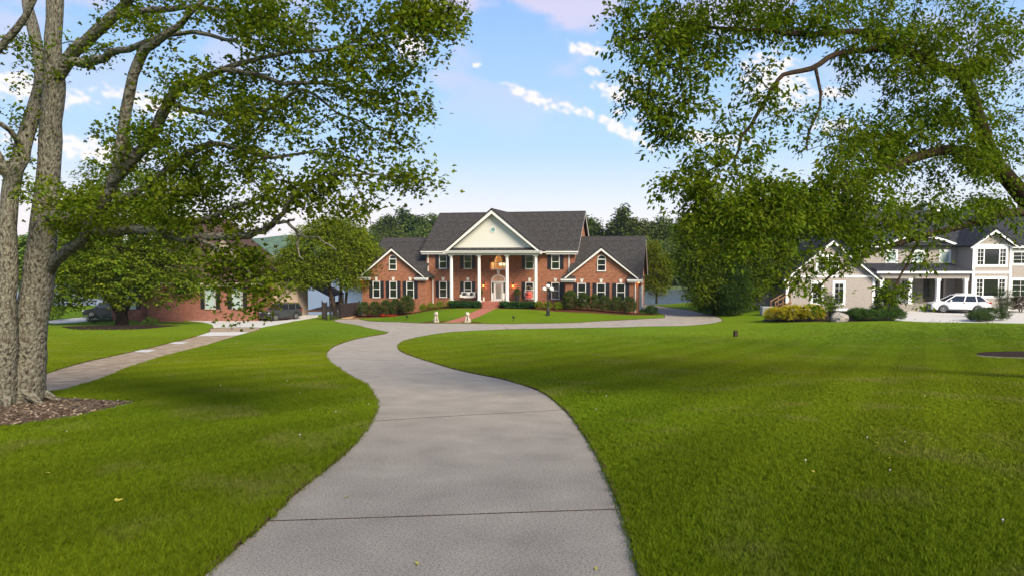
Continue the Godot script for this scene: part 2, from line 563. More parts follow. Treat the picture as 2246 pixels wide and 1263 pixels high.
func make_ground() -> void:
	var drive := poly([[250, 1420], [440, 1263], [590, 1136], [640, 1086], [729, 1015], [783, 966], [818, 916], [826, 878], [803, 843], [763, 821], [722, 791], [716, 773], [739, 756], [788, 741], [852, 728], [800, 717], [760, 709], [730, 702], [745, 699], [787, 699], [850, 705], [931, 708], [1045, 709], [1150, 709], [1241, 707.5], [1310, 704], [1390, 700], [1459, 696], [1459, 691], [1440, 684], [1409, 679], [1405, 672], [1426, 668], [1501, 678], [1552, 688], [1585, 700], [1565, 708], [1501, 714], [1400, 716], [1250, 719], [1100, 722], [1000, 727], [936, 735], [887, 746], [872, 758], [880, 770], [916, 784], [995, 808], [1050, 820], [1109, 832], [1183, 856], [1242, 901], [1296, 975], [1340, 1064], [1368, 1130], [1405, 1263], [1440, 1420]])
	regions.append(["driveway", smooth_poly(drive, [14, 17, 18, 27, 28, 29, 30]), M.concrete, -0.02, "winding grey concrete driveway with a loop before the brick house"])
	regions.append(["brick_walk", local_poly([[-0.8, 3.9], [0.8, 3.9], [0.78, 16.55], [-0.78, 16.95]]), M.paver, -0.005, "straight red brick walk from the loop drive to the porch steps"])
	regions.append(["side_path", poly([[748, 698.3], [785, 698.3], [797, 694], [800, 680], [772, 683], [757, 690]]), M.path_tan, -0.01, "tan concrete path beside the left brick wing"])
	regions.append(["neighbour_driveway", smooth_poly(poly([[-90, 905], [85, 825], [148, 803], [222, 785], [296, 769], [365, 753], [429, 737], [459, 727], [468, 719], [570, 718.5], [518, 736], [469, 751], [395, 771], [296, 800], [222, 830], [148, 852], [85, 867], [-90, 960]])), M.concrete_tan, -0.02, "weathered tan neighbour driveway running past the big tree"])
	regions.append(["parking_apron", poly([[90, 703], [200, 693], [330, 689], [440, 688], [560, 694], [640, 690], [705, 686], [697, 695], [641, 704], [592, 714], [571, 718.2], [468, 718.4], [464, 711], [444, 706], [404, 702], [330, 701], [200, 702], [120, 709]]), M.concrete_pale, -0.01, "pale concrete apron before the left brick neighbour house"])
	regions.append(["right_driveway", poly([[1962, 702.5], [2050, 706], [2246, 708.5], [2420, 710], [2420, 668], [2240, 668], [2130, 670], [2080, 674], [1985, 678], [1972, 690]]), M.concrete_pale, -0.01, "pale concrete driveway before the grey sided house"])
	regions.append(["bed_left_front", smooth_poly(local_poly([[-15.9, 2.0], [-16.4, 5.6], [-14.6, 5.7], [-12.0, 5.0], [-9.0, 4.4], [-5.0, 4.3], [-2.2, 4.5], [-0.95, 4.4], [-0.95, 2.3], [-8, 0.0]]), [8, 9]), M.mulch_red, 0.0, "brown mulch bed along the left half of the brick house"])
	regions.append(["bed_right_front", smooth_poly(local_poly([[0.95, 2.3], [0.95, 4.1], [4.0, 4.3], [8.0, 5.3], [12.0, 5.4], [16.6, 5.2], [18.2, 4.4], [16.0, 2.2], [15.8, 2.0], [8, 0.0]]), [6, 7, 8, 9]), M.mulch_red, 0.0, "brown mulch bed along the right half of the brick house"])
	regions.append(["statue_bed_west", local_poly([[-0.84, 15.2], [-0.84, 16.85], [-2.6, 17.0], [-3.3, 16.6], [-2.4, 15.8]]), M.mulch_red, 0.0, "mulch patch around the statue west of the brick walk"])
	regions.append(["statue_bed_east", local_poly([[0.84, 15.0], [2.0, 15.4], [2.8, 15.9], [2.5, 16.25], [0.84, 16.5]]), M.mulch_red, 0.0, "mulch patch around the statue east of the brick walk"])
	regions.append(["maple_bed", ellipse(g2(262, 716), 4.7, 3.4), M.mulch_dark, 0.0, "round dark mulch bed under the maple"])
	regions.append(["tree_bed", smooth_poly(poly([[-260, 1000], [-120, 960], [0, 936], [100, 924], [200, 906], [262, 890], [290, 882], [230, 879], [150, 874], [60, 870], [-60, 868], [-250, 880]])), M.soil, 0.02, "bare brown mulch under the big grey-barked tree"])
	regions.append(["sapling_bed", ellipse(Vector2(24.2, -31.2), 2.6, 2.0), M.mulch_dark, 0.05, "dark brown mulch mound on the right lawn"])
	regions.append(["right_house_bed", poly([[1672, 704], [1740, 706.5], [1850, 706], [1955, 702], [1968, 690], [1980, 679], [1900, 679], [1790, 679], [1700, 682]]), M.mulch_dark, 0.02, "dark mulch bed before the grey sided garage wing"])
	var boxes := []
	for r in regions:
		var b := Rect2(r[1][0], Vector2.ZERO)
		for p in r[1]: b = b.expand(p)
		boxes.append(b)
	var xs := [-420.0, -260.0, -160.0, -110.0, -80.0]
	for i in range(-64, 65): xs.append(float(i))
	xs.append_array([80.0, 110.0, 160.0, 260.0, 420.0])
	var ds := [-40.0, -20.0, -10.0, -5.0]
	for i in range(-2, 134): ds.append(float(i))
	var tone := FastNoiseLite.new()
	tone.seed = 77
	tone.frequency = 0.11
	var lawn := MB.new()
	var mb := []
	for r in regions: mb.append(MB.new())
	for i in xs.size() - 1:
		for j in ds.size() - 1:
			var cell := Rect2(xs[i], -ds[j + 1], xs[i + 1] - xs[i], ds[j + 1] - ds[j])
			var whole := PackedVector2Array([cell.position, cell.position + Vector2(cell.size.x, 0), cell.end, cell.position + Vector2(0, cell.size.y)])
			var pieces := [whole]
			for k in regions.size():
				if not boxes[k].intersects(cell): continue
				for inside in Geometry2D.intersect_polygons(whole, regions[k][1]):
					sheet(mb[k], inside, regions[k][3], null)
				var left := []
				for p in pieces:
					for q in Geometry2D.clip_polygons(p, regions[k][1]):
						if not Geometry2D.is_polygon_clockwise(q): left.append(q)
				pieces = left
				if pieces.is_empty(): break
			for p in pieces: sheet(lawn, p, 0.0, tone)
	structure("lawn", lawn, M.grass, "green mown lawn sloping down to the lake", true)
	for k in regions.size():
		structure(regions[k][0], mb[k], regions[k][2], regions[k][4])
	# earth edge where the turf stands a little above the paving
	var edge := MB.new()
	for k in [0, 3]:
		var pl: PackedVector2Array = regions[k][1]
		for i in pl.size():
			var a := pl[i]; var b := pl[(i + 1) % pl.size()]
			var A := Vector3(a.x, gh(a.x, a.y), a.y); var B := Vector3(b.x, gh(b.x, b.y), b.y)
			edge.quad(A + Vector3(0, -0.06, 0), B + Vector3(0, -0.06, 0), B + Vector3(0, 0.012, 0), A + Vector3(0, 0.012, 0))
			var o := (b - a).orthogonal().normalized() * 0.05
			if Geometry2D.is_point_in_polygon((a + b) / 2 + o, pl): o = -o
			edge.quad(A + Vector3(0, 0.012, 0), B + Vector3(0, 0.012, 0), B + Vector3(o.x, 0.014, o.y), A + Vector3(o.x, 0.014, o.y))
	structure("turf_edge", edge, M.soil, "dark earth edge between turf and paving")
	# sawn joints of the drive: shallow dark grooves
	for jt in [[[588, 1137.5], [1366, 1111.5]], [[816, 921], [1236, 896]], [[727, 765], [884, 771]], [[1100, 709.3], [1114, 721.3]], [[716, 784], [930, 789]]]:
		var g := MB.new()
		var a := G(jt[0][0], jt[0][1]); var b := G(jt[1][0], jt[1][1])
		for s in 24:
			var p := a.lerp(b, s / 24.0); var q := a.lerp(b, (s + 1) / 24.0)
			p.y = gh(p.x, p.z) - 0.0165; q.y = gh(q.x, q.z) - 0.0165
			var wv := (b - a).cross(Vector3.UP).normalized() * 0.009
			g.quad(p - wv, q - wv, q + wv, p + wv)
		structure("drive_joint", g, M.soil, "earth-filled joint across the driveway")
	# white patched slabs across the tan drive
	for sl in [[[429, 736.8], [459, 727.5], [548, 727], [520, 734.5]], [[368, 753], [382, 749], [414, 749.5], [398, 753.5]], [[290, 771], [308, 766], [342, 767], [322, 772]]]:
		var g := MB.new()
		var pts := []
		for p in sl: pts.append(G(p[0], p[1]) + Vector3(0, -0.005, 0))
		if (pts[1] - pts[0]).cross(pts[2] - pts[0]).y < 0: pts.reverse()
		g.quad(pts[0], pts[1], pts[2], pts[3])
		structure("pale_slab", g, M.concrete_pale, "newer pale slab let into the tan drive")

func sheet(b: MB, p: PackedVector2Array, lift: float, tone) -> void:
	var ix := Geometry2D.triangulate_polygon(p)
	for i in range(0, ix.size(), 3):
		var q := []
		for k in 3: q.append(p[ix[i + k]])
		if (q[1] - q[0]).cross(q[2] - q[0]) > 0:
			var s = q[1]; q[1] = q[2]; q[2] = s
		for k in [0, 2, 1]:
			var x: float = q[k].x; var z: float = q[k].y
			b.v.append(Vector3(x, gh(x, z) + lift, z))
			var e := 0.4
			b.n.append(Vector3(gh(x - e, z) - gh(x + e, z), 2 * e, gh(x, z - e) - gh(x, z + e)).normalized())
			b.t.append(Vector2(x, z))
			b.c.append(lawn_tint(x, z, tone) if tone else Color(1, 1, 1))

func lawn_tint(x: float, z: float, tone: FastNoiseLite) -> Color:
	var a := tone.get_noise_2d(x, z)
	var b := tone.get_noise_2d(x * 0.3 + 50, z * 0.3)
	var k := 1.0 + 0.16 * a + 0.18 * b
	var y := 1.0 + 0.22 * b
	return Color(k * y * 0.9, k * 0.9, k * 0.75)

func make_lake_and_far_land() -> void:
	var w := MB.new()
	w.quad(Vector3(-2600, -3.2, -96), Vector3(2600, -3.2, -96), Vector3(2600, -3.2, -3000), Vector3(-2600, -3.2, -3000))
	structure("lake", w, M.water, "pale still lake behind the houses")
	# far bank on the right, close; opens out on the left
	var bank := MB.new()
	var f := FastNoiseLite.new()
	f.seed = 3
	f.frequency = 0.006
	var X := []
	for i in 61: X.append(-900.0 + i * 30.0)
	for i in X.size() - 1:
		for j in 14:
			var p := []
			for q in [[i, j], [i + 1, j], [i + 1, j + 1], [i, j + 1]]:
				var x: float = X[q[0]]
				var shore := 178.0 + 40.0 * ss(0, -60, x) + 900.0 * ss(-45, -150, x) + 12.0 * f.get_noise_2d(x * 3.0, 0)
				var d: float = shore + q[1] * q[1] * 3.4
				p.append(Vector3(x, -3.6 + minf(q[1] * 0.9, 3.0) + 14.0 * ss(2, 14, q[1]) * (0.7 + f.get_noise_2d(x, d)), -d))
			bank.quad(p[0], p[1], p[2], p[3])
	structure("far_bank", bank, M.far_ground, "wooded far bank of the lake")
	# distant hills beyond the open water
	for hl in [[1500.0, 62.0, 0.0016, 5], [2300.0, 100.0, 0.0011, 6]]:
		var hill := MB.new()
		f.frequency = hl[2]
		f.seed = hl[3]
		for i in 70:
			for j in 6:
				var p := []
				for q in [[i, j], [i + 1, j], [i + 1, j + 1], [i, j + 1]]:
					var x: float = -2400.0 + q[0] * 60.0
					var y: float = -4.0 + hl[1] * (0.75 + 0.6 * f.get_noise_2d(x, 0)) * sin(q[1] / 6.0 * PI * 0.5)
					p.append(Vector3(x, y + 3.0 * f.get_noise_2d(x * 14.0, q[1] * 300.0), -hl[0] - q[1] * 60.0))
				hill.quad(p[0], p[1], p[2], p[3])
		structure("hills", hill, M.hill, "distant wooded hills across the lake")

func make_bark_chips() -> void:
	var b := MB.new()
	b.prism([Vector2(-0.03, -0.01), Vector2(0.028, -0.012), Vector2(0.034, 0.006), Vector2(-0.02, 0.012)], -0.004, 0.004, Transform3D(Basis(Vector3.RIGHT, PI / 2), Vector3.ZERO))
	var m := mat(Color(1, 1, 1), 0.95)
	m.vertex_color_use_as_albedo = true
	m.metallic_specular = 0.2
	var xs := []
	var cs := []
	var pl: PackedVector2Array = regions[11][1]
	var box := Rect2(pl[0], Vector2.ZERO)
	for p in pl: box = box.expand(p)
	for i in 9000:
		var p := Vector2(rng.randf_range(box.position.x, box.end.x), rng.randf_range(box.position.y, box.end.y))
		if not Geometry2D.is_point_in_polygon(p, pl): continue
		xs.append(Transform3D(Basis.from_euler(Vector3(rng.randfn() * 0.3, rng.randf() * TAU, rng.randfn() * 0.3)).scaled(Vector3.ONE * rng.randf_range(0.6, 1.8)), Vector3(p.x, gh(p.x, p.y) + 0.028, p.y)))
		var k := rng.randf_range(0.03, 0.14) if i % 12 else 0.32
		cs.append(Color(k * 1.15, k * 0.85, k * 0.62))
	var o := multi("bark_chips", b.mesh(m), xs, cs, self)
	tag(o, "loose bark chips strewn under the big grey-barked tree", "bark chips", "", "stuff")

func make_clover() -> void:
	var b := MB.new()
	b.tube([Vector3(0, 0, 0), Vector3(0.004, 0.05, 0)], [0.0015, 0.0015], 4, false)
	b.ball(Vector3(0.004, 0.056, 0), Vector3(0.011, 0.010, 0.011), 7, 5)
	var xs := []
	for i in 100:
		var d := rng.randf_range(5.0, 20.0)
		var x := rng.randf_range(-0.75, 0.75) * d
		if sin(x * 0.9 + d * 0.35) + sin(x * 0.37 - d * 0.8) < 0.35: continue
		if Geometry2D.is_point_in_polygon(Vector2(x, -d), regions[0][1]) or Geometry2D.is_point_in_polygon(Vector2(x, -d), regions[11][1]) or Geometry2D.is_point_in_polygon(Vector2(x, -d), regions[3][1]): continue
		xs.append(Transform3D(Basis(Vector3.UP, rng.randf() * TAU).scaled(Vector3.ONE * rng.randf_range(0.7, 1.3)), Vector3(x, gh(x, -d), -d)))
	var o := multi("clover_blossoms", b.mesh(mat(lin(0.55, 0.55, 0.48), 0.8)), xs, [], self)
	tag(o, "tiny white clover blossoms dotted through the near lawn", "clover", "", "stuff")

# ---------------------------------------------------------------- grass blades on the near lawn
func make_grass() -> void:
	var tufts := []
	for v in 1:
		var b := MB.new()
		for k in 22:
			var a := rng.randf() * TAU
			var r := rng.randf() * 0.075
			var o := Vector3(cos(a) * r, -0.006, sin(a) * r)
			var h := rng.randf_range(0.028, 0.062)
			var lean := Vector3(rng.randfn() * 0.022, h, rng.randfn() * 0.022)
			var wd := Vector3(cos(a + 1.3), 0, sin(a + 1.3)) * rng.randf_range(0.0022, 0.004)
			var g := rng.randf_range(0.75, 1.25)
			b.col = Color(g * rng.randf_range(0.8, 1.25), g, g * 0.8)
			var mid := o + lean * 0.55 - Vector3(lean.x, 0, lean.z) * 0.2
			b.tri(o - wd, o + wd, mid + wd * 0.8)
			b.tri(o - wd, mid + wd * 0.8, mid - wd * 0.8)
			b.tri(mid - wd * 0.8, mid + wd * 0.8, o + lean)
		tufts.append(b.mesh(M.blade, true))
	var xs := [[], [], []]
	var cs := [[], [], []]
	var tone := FastNoiseLite.new()
	tone.seed = 77
	tone.frequency = 0.11
	var dry := FastNoiseLite.new()
	dry.seed = 5
	dry.frequency = 0.32
	var near := []
	for k in regions.size():
		if k in [0, 3, 11, 12]: near.append(regions[k][1])
	var d := 3.6
	while d < 58.0:
		var step := 0.02 + d * 0.0016
		var dens := 620.0 * pow(6.0 / maxf(d, 5.0), 1.1) * (1.0 - ss(30, 58, d))
		var half := minf(0.78 * d + 3.0, 38.0)
		var cnt := int(dens * step * half * 2.0 + rng.randf())
		for i in cnt:
			var x := rng.randf_range(-half, half)
			var z := -d - rng.randf() * step
			var p2 := Vector2(x, z)
			var hit := false
			for pl in near:
				if Geometry2D.is_point_in_polygon(p2, pl):
					hit = true
					break
			if hit: continue
			var s := rng.randf_range(0.75, 1.25) * (1.0 + d * 0.004)
			var v := 0
			xs[v].append(Transform3D(Basis(Vector3.UP, rng.randf() * TAU).scaled(Vector3(s, s * rng.randf_range(0.7, 1.2), s)), Vector3(x, gh(x, z), z)))
			var t := lawn_tint(x, z, tone) * (1.0 + 0.07 * signf(sin((x * 0.85 + z * 0.52) * 2.9)))
			var dr := clampf(dry.get_noise_2d(x, z) * 2.2 - 0.35, 0.0, 0.75)
			var c := Color(0.137 * t.r, 0.186 * t.g, 0.009 * t.b).lerp(Color(0.21, 0.19, 0.07), dr * rng.randf())
			cs[v].append(c)
		d += step
	for v in 1:
		var o := multi(numbered("grass_blades"), tufts[v], xs[v], cs[v], self)
		tag(o, "short green grass blades of the near lawn", "grass", "", "stuff")
	print("grass ", xs[0].size())

# ---------------------------------------------------------------- windows (all face +z of their house)
func arch_pts(cx: float, y: float, rx: float, ry: float, n := 14) -> Array:
	var out := []
	for k in n + 1:
		var a := PI * k / n
		out.append(Vector2(cx + cos(a) * rx, y + sin(a) * ry))
	return out

# o: sash (bool), cols/rows (muntins per sash), arch (height of a round head), trim width, glass material, key (keystone), shut
func window(parent: Node, x0: float, x1: float, y0: float, y1: float, z: float, o := {}) -> MeshInstance3D:
	var tw: float = o.get("trim", 0.07)
	var fm: Material = o.get("frame", M.white)
	var gm: Material = o.get("glass", M.glass)
	var arch: float = o.get("arch", 0.0)
	var f := MB.new()
	var zf := z + 0.07
	f.bx(x0, y0, z, x0 + tw, y1, zf); f.bx(x1 - tw, y0, z, x1, y1, zf)
	f.bx(x0 + tw, y1 - tw, z, x1 - tw, y1, zf - 0.004)
	f.bx(x0 - 0.03, y0 - 0.07, z, x1 + 0.03, y0 + 0.035, zf + 0.03)
	var ym := (y0 + y1) / 2
	if o.get("sash", true): f.bx(x0 + tw, ym - 0.03, z, x1 - tw, ym + 0.03, zf - 0.02)
	if arch > 0.0:
		var cx := (x0 + x1) / 2
		var ring := arch_pts(cx, y1, (x1 - x0) / 2, arch)
		var inner := arch_pts(cx, y1, (x1 - x0) / 2 - tw, arch - tw)
		inner.reverse()
		f.prism(ring + inner, z, zf)
	var w := part("window", f, fm, parent)
	var spans := [[y0 + 0.035, ym - 0.03], [ym + 0.03, y1 - tw]] if o.get("sash", true) else [[y0 + 0.035, y1 - tw]]
	for s in spans:
		var g := MB.new()
		g.bx(x0 + tw, s[0], z + 0.012, x1 - tw, s[1], z + 0.022)
		part("pane", g, gm, w)
	if arch > 0.0:
		var g := MB.new()
		g.prism(arch_pts((x0 + x1) / 2, y1, (x1 - x0) / 2 - tw, arch - tw), z + 0.012, z + 0.022)
		part("pane", g, gm, w)
	var cols: int = o.get("cols", 1)
	var rows: int = o.get("rows", 1)
	if cols * rows > 1:
		var mu := MB.new()
		for s in spans:
			for c in range(1, cols):
				var xm := lerpf(x0 + tw, x1 - tw, float(c) / cols)
				mu.bx(xm - 0.014, s[0], z + 0.023, xm + 0.014, s[1], z + 0.045)
			for r in range(1, rows):
				var yy := lerpf(s[0], s[1], float(r) / rows)
				mu.bx(x0 + tw, yy - 0.014, z + 0.0235, x1 - tw, yy + 0.014, z + 0.043)
		part("muntins", mu, fm, w)
	return w

func shutter(parent: Node, x0: float, x1: float, y0: float, y1: float, z: float) -> void:
	var s := MB.new()
	s.bx(x0, y0, z + 0.002, x1, y1, z + 0.03)
	s.bx(x0, y0, z + 0.031, x0 + 0.06, y1, z + 0.05); s.bx(x1 - 0.06, y0, z + 0.031, x1, y1, z + 0.05)
	for yy in [y0, (y0 + y1) / 2 - 0.04, y1 - 0.08]:
		s.bx(x0 + 0.061, yy, z + 0.031, x1 - 0.061, yy + 0.08, z + 0.048)
	var y := y0 + 0.1
	while y < y1 - 0.12:
		if absf(y - (y0 + y1) / 2) > 0.09: s.bx(x0 + 0.062, y, z + 0.031, x1 - 0.062, y + 0.03, z + 0.042)
		y += 0.055
	part("shutter", s, M.black, parent)

func keystone(parent: Node, cx: float, y: float, z: float, s := 1.0) -> void:
	var k := MB.new()
	k.prism([Vector2(cx - 0.10 * s, y), Vector2(cx + 0.10 * s, y), Vector2(cx + 0.17 * s, y + 0.34 * s), Vector2(cx - 0.17 * s, y + 0.34 * s)], z + 0.001, z + 0.07)
	k.bx(cx - 0.19 * s, y + 0.34 * s, z + 0.001, cx + 0.19 * s, y + 0.40 * s, z + 0.085)
	part("keystone", k, M.cream, parent)

func brick_window(parent: Node, cx: float, y0: float, y1: float, w: float, z: float, key: bool) -> void:
	window(parent, cx - w / 2, cx + w / 2, y0, y1, z, {})
	shutter(parent, cx - w / 2 - 0.44, cx - w / 2 - 0.02, y0 - 0.03, y1 + 0.02, z)
	shutter(parent, cx + w / 2 + 0.02, cx + w / 2 + 0.44, y0 - 0.03, y1 + 0.02, z)
	if key: keystone(parent, cx, y1 + 0.06, z)

func gable_roof(parent: Node, x0: float, x1: float, ye: float, yr: float, z0: float, z1: float, m: Material, called := "roof") -> MeshInstance3D:
	# ridge along z from z0 (back) to z1 (front) at the middle of x0..x1
	var r := MB.new()
	var xm := (x0 + x1) / 2
	r.slab(Vector3(x0, ye, z0), Vector3(x0, ye, z1), Vector3(xm, yr, z1), Vector3(xm, yr, z0), 0.16)
	r.slab(Vector3(xm, yr, z0), Vector3(xm, yr, z1), Vector3(x1, ye, z1), Vector3(x1, ye, z0), 0.16)
	return part(called, r, m, parent)

func side_roof(parent: Node, x0: float, x1: float, ye: float, yr: float, zf: float, zb: float, m: Material, zr = null, called := "roof") -> MeshInstance3D:
	# ridge along x
	var r := MB.new()
	var zm: float = (zf + zb) / 2 if zr == null else zr
	r.slab(Vector3(x0, ye, zf), Vector3(x1, ye, zf), Vector3(x1, yr, zm), Vector3(x0, yr, zm), 0.16)
	r.slab(Vector3(x0, yr, zm), Vector3(x1, yr, zm), Vector3(x1, ye, zb), Vector3(x0, ye, zb), 0.16)
	return part(called, r, m, parent)

func rake(b: MB, x0: float, x1: float, ye: float, yr: float, z: float, h: float, th: float) -> void:
	# white boards under both slopes of a front gable
	var xm := (x0 + x1) / 2
	var run := xm - x0
	var rise := yr - ye
	var L := sqrt(run * run + rise * rise)
	var dv := h * L / run   # vertical depth of a board h wide
	b.prism([Vector2(x0, ye - 0.165), Vector2(xm, yr - 0.21), Vector2(xm, yr - 0.21 - dv), Vector2(x0 + h * 0.4, ye - 0.165 - h * 0.75), Vector2(x0, ye - 0.165 - h * 0.75)], z - th, z)
	b.prism([Vector2(x1, ye - 0.165), Vector2(x1, ye - 0.165 - h * 0.75), Vector2(x1 - h * 0.4, ye - 0.165 - h * 0.75), Vector2(xm, yr - 0.21 - dv), Vector2(xm, yr - 0.21)], z - th - 0.004, z - 0.004)

func downspout(parent: Node, x: float, y0: float, y1: float, z: float) -> void:
	var d := MB.new()
	d.bx(x - 0.05, y0, z + 0.01, x + 0.05, y1 - 0.25, z + 0.09)
	d.beam(Vector3(x, y1 - 0.27, z + 0.05), Vector3(x + 0.02, y1, z + 0.42), 0.09, 0.09, Vector3.RIGHT)
	part("downspout", d, M.white, parent)

func make_brick_house() -> void:
	var h := thing("brick_house", "large red brick house with white columned portico and dark shingle roof", "house", HO, -TH)
	var D := 12.0
	# main block with openings for the entrance and the window above it
	var w := MB.new()
	w.bx(-8.75, -0.8, -D, -1.0, 6.3, 0.0)
	w.bx(1.0, -0.8, -D, 8.75, 6.3, 0.0)
	w.bx(-1.0, -0.8, -D, 1.0, 0.84, 0.0)
	w.bx(-1.0, 3.84, -0.35, 1.0, 4.38, 0.0)
	w.bx(-1.0, 6.08, -0.35, 1.0, 6.3, 0.0)
	w.bx(-1.0, 0.84, -D, 1.0, 6.3, -4.2)
	# gable ends of the main block
	for s in [-1, 1]:
		var x: float = 8.75 * s
		w.prism([Vector2(0, 6.3), Vector2(D, 6.3), Vector2(D / 2, 11.0)], -0.15, 0.15, Transform3D(Basis(Vector3(0, 0, -1), Vector3(0, 1, 0), Vector3(1, 0, 0)), Vector3(x - 0.15 * s, 0, 0)))
	part("main_wall", w, M.brick, h)
	# spandrels round the arched heads
	for o in [[3.05, 0.86, 0.79, 3.84], [5.22, 0.52, 0.84, 6.08]]:
		for s in [-1, 1]:
			var sp := MB.new()
			var pts := [Vector2(s * 1.0, o[3]), Vector2(s * 1.0, o[0])]
			for k in 9:
				var a: float = PI / 2 * k / 8
				pts.append(Vector2(s * o[1] * cos(a), o[0] + o[2] * sin(a)))
			pts.append(Vector2(0, o[3]))
			sp.prism(pts, -0.3, -0.002)
			part("arch_wall", sp, M.brick, h)
	# hall behind the entrance
	var hall := MB.new()
	hall.bx(-1.0, 0.84, -4.2, -0.98, 6.3, -0.36)
	hall.bx(0.98, 0.84, -4.2, 1.0, 6.3, -0.36)
	hall.bx(-0.98, 0.842, -4.19, 0.98, 6.28, -4.14)
	part("hall_wall", hall, mat(lin(0.55, 0.40, 0.24), 0.8), h)
	var fl := MB.new()
	fl.bx(-0.97, 0.842, -4.13, 0.97, 0.86, -0.05)
	for k in 7: fl.bx(-0.3, 0.86 + 0.18 * k, -2.6 - 0.24 * k, 0.96, 1.04 + 0.18 * k, -2.36 - 0.24 * k)
	part("hall_stairs", fl, M.wood, h)
	# main roof
	side_roof(h, -9.2, 9.2, 6.5, 11.33, 0.5, -D - 0.5, M.shingle)
	for x in [[-9.15, -5.6], [5.6, 9.15]]:
		var fascia := MB.new()
		fascia.bx(x[0], 6.14, 0.05, x[1], 6.34, 0.46)
		part("soffit", fascia, M.white, h)
		var gut := MB.new()
		gut.bx(x[0] - 0.07, 6.36, 0.47, x[1] + 0.07, 6.50, 0.60)
		part("gutter", gut, M.white, h)
	for s in [-1, 1]:
		for e in [[0.5, -6.0], [-12.5, -6.0]]:
			var rk := MB.new()
			rk.beam(Vector3(9.14 * s, 6.22, e[0]), Vector3(9.14 * s, 11.04, e[1]), 0.08, 0.26)
			part("rake_board", rk, M.white, h)
	# windows of the main block
	for x in [-6.67, -3.65, 3.65, 6.62]:
		brick_window(h, x, 4.52, 6.1, 0.94, 0.0, false)
		brick_window(h, x, 1.18, 3.02, 0.94, 0.0, true)
	keystone(h, 0.0, 3.9, 0.0, 1.1)
	# window over the door: arched centre light and two side lights
	var cw := window(h, -0.5, 0.5, 4.47, 5.22, -0.12, {"sash": false, "arch": 0.82, "glass": M.clear, "trim": 0.08})
	cw.set_meta("label", "arched white window over the door with a lit chandelier behind")
	for s in [-1, 1]: window(h, 0.5 if s > 0 else -0.86, 0.86 if s > 0 else -0.5, 4.47, 5.34, -0.118, {"sash": false, "glass": M.clear, "trim": 0.06})
	# entrance: door with side lights and a round fanlight
	var e := MB.new()
	e.bx(-0.87, 0.84, -0.14, -0.79, 3.05, 0.03); e.bx(0.79, 0.84, -0.14, 0.87, 3.05, 0.03)
	e.bx(-0.56, 0.84, -0.14, -0.48, 3.0, 0.0); e.bx(0.48, 0.84, -0.14, 0.56, 3.0, 0.0)
	e.bx(-0.79, 2.95, -0.14, 0.79, 3.08, 0.025)
	e.prism(arch_pts(0, 3.08, 0.87, 0.77) + [Vector2(-0.78, 3.08)] + arch_pts(0, 3.08, 0.76, 0.66).map(func(p): return Vector2(-p.x, p.y)), -0.13, 0.028)
	for s in [-1, 1]: e.bx(0.56 * s if s > 0 else -0.79, 0.84, -0.12, 0.79 if s > 0 else -0.56, 1.75, -0.06)
	part("door_frame", e, M.white, h)
	var fan := MB.new()
	fan.prism(arch_pts(0, 3.09, 0.75, 0.65), -0.09, -0.08)
	part("fanlight", fan, M.clear, h)
	for s in [-1, 1]:
		var sl := MB.new()
		sl.bx(0.565 if s > 0 else -0.785, 1.76, -0.1, 0.785 if s > 0 else -0.565, 2.94, -0.09)
		part("side_light", sl, M.glass, h)
	var dr := MB.new()
	dr.bx(-0.475, 0.87, -0.12, -0.34, 2.94, -0.07); dr.bx(0.34, 0.87, -0.12, 0.475, 2.94, -0.07)
	dr.bx(-0.34, 0.87, -0.12, 0.34, 1.06, -0.072); dr.bx(-0.34, 2.78, -0.12, 0.34, 2.94, -0.072)
	var door := part("door", dr, M.white, h)
	var dg := MB.new()
	dg.bx(-0.34, 1.06, -0.1, 0.34, 2.78, -0.092)
	part("pane", dg, M.clear, door)
	var dk := MB.new()
	dk.ball(Vector3(0.4, 1.85, -0.045), Vector3(0.035, 0.035, 0.035), 8, 6)
	part("handle", dk, mat(lin(0.5, 0.35, 0.12), 0.3), door)
	# porch floor, steps
	var pf := MB.new()
	pf.bx(-5.25, -0.4, 0.002, 5.25, 0.86, 2.72)
	part("porch_floor", pf, M.paver, h)
	for k in 3:
		var st := MB.new()
		st.bx(-0.98, -0.3, 2.722 + k * 0.34, 0.98, 0.69 - k * 0.165, 3.062 + k * 0.34)
		part("step", st, M.paver, h)
	# columns
	for x in [-4.87, -1.62, 1.6, 4.84]:
		var c := MB.new()
		c.lathe([Vector2(0.0, 0.86), Vector2(0.235, 0.99), Vector2(0.24, 1.06), Vector2(0.2, 1.1), Vector2(0.195, 1.14), Vector2(0.195, 2.6), Vector2(0.172, 5.85), Vector2(0.2, 5.88), Vector2(0.2, 5.92), Vector2(0.22, 5.97), Vector2(0.0, 5.98)], Vector3(x, 0, 2.36), 20)
		var col := part("column", c, M.white, h)
		var cb := MB.new()
		cb.bx(x - 0.29, 0.861, 2.07, x + 0.29, 0.985, 2.65)
		part("column_base", cb, M.white, col)
		var cc := MB.new()
		cc.bx(x - 0.25, 5.97, 2.11, x + 0.25, 6.05, 2.61)
		part("column_capital", cc, M.white, col)
	# entablature, cornice, skirt roof, pediment
	var en := MB.new()
	en.bx(-5.2, 6.05, 0.03, 5.2, 6.3, 2.64)
	part("porch_beam", en, M.cream, h)
	var co := MB.new()
	co.bx(-5.58, 6.3, 0.08, 5.58, 6.44, 2.95)
	co.bx(-5.64, 6.442, 2.85, 5.64, 6.53, 3.03)
	part("cornice", co, M.white, h)
	var sk := MB.new()
	sk.slab(Vector3(-5.3, 6.535, 2.98), Vector3(5.3, 6.535, 2.98), Vector3(5.0, 6.86, 2.34), Vector3(-5.0, 6.86, 2.34), 0.05)
	part("skirt_roof", sk, M.shingle, h)
	var pn := MB.new()
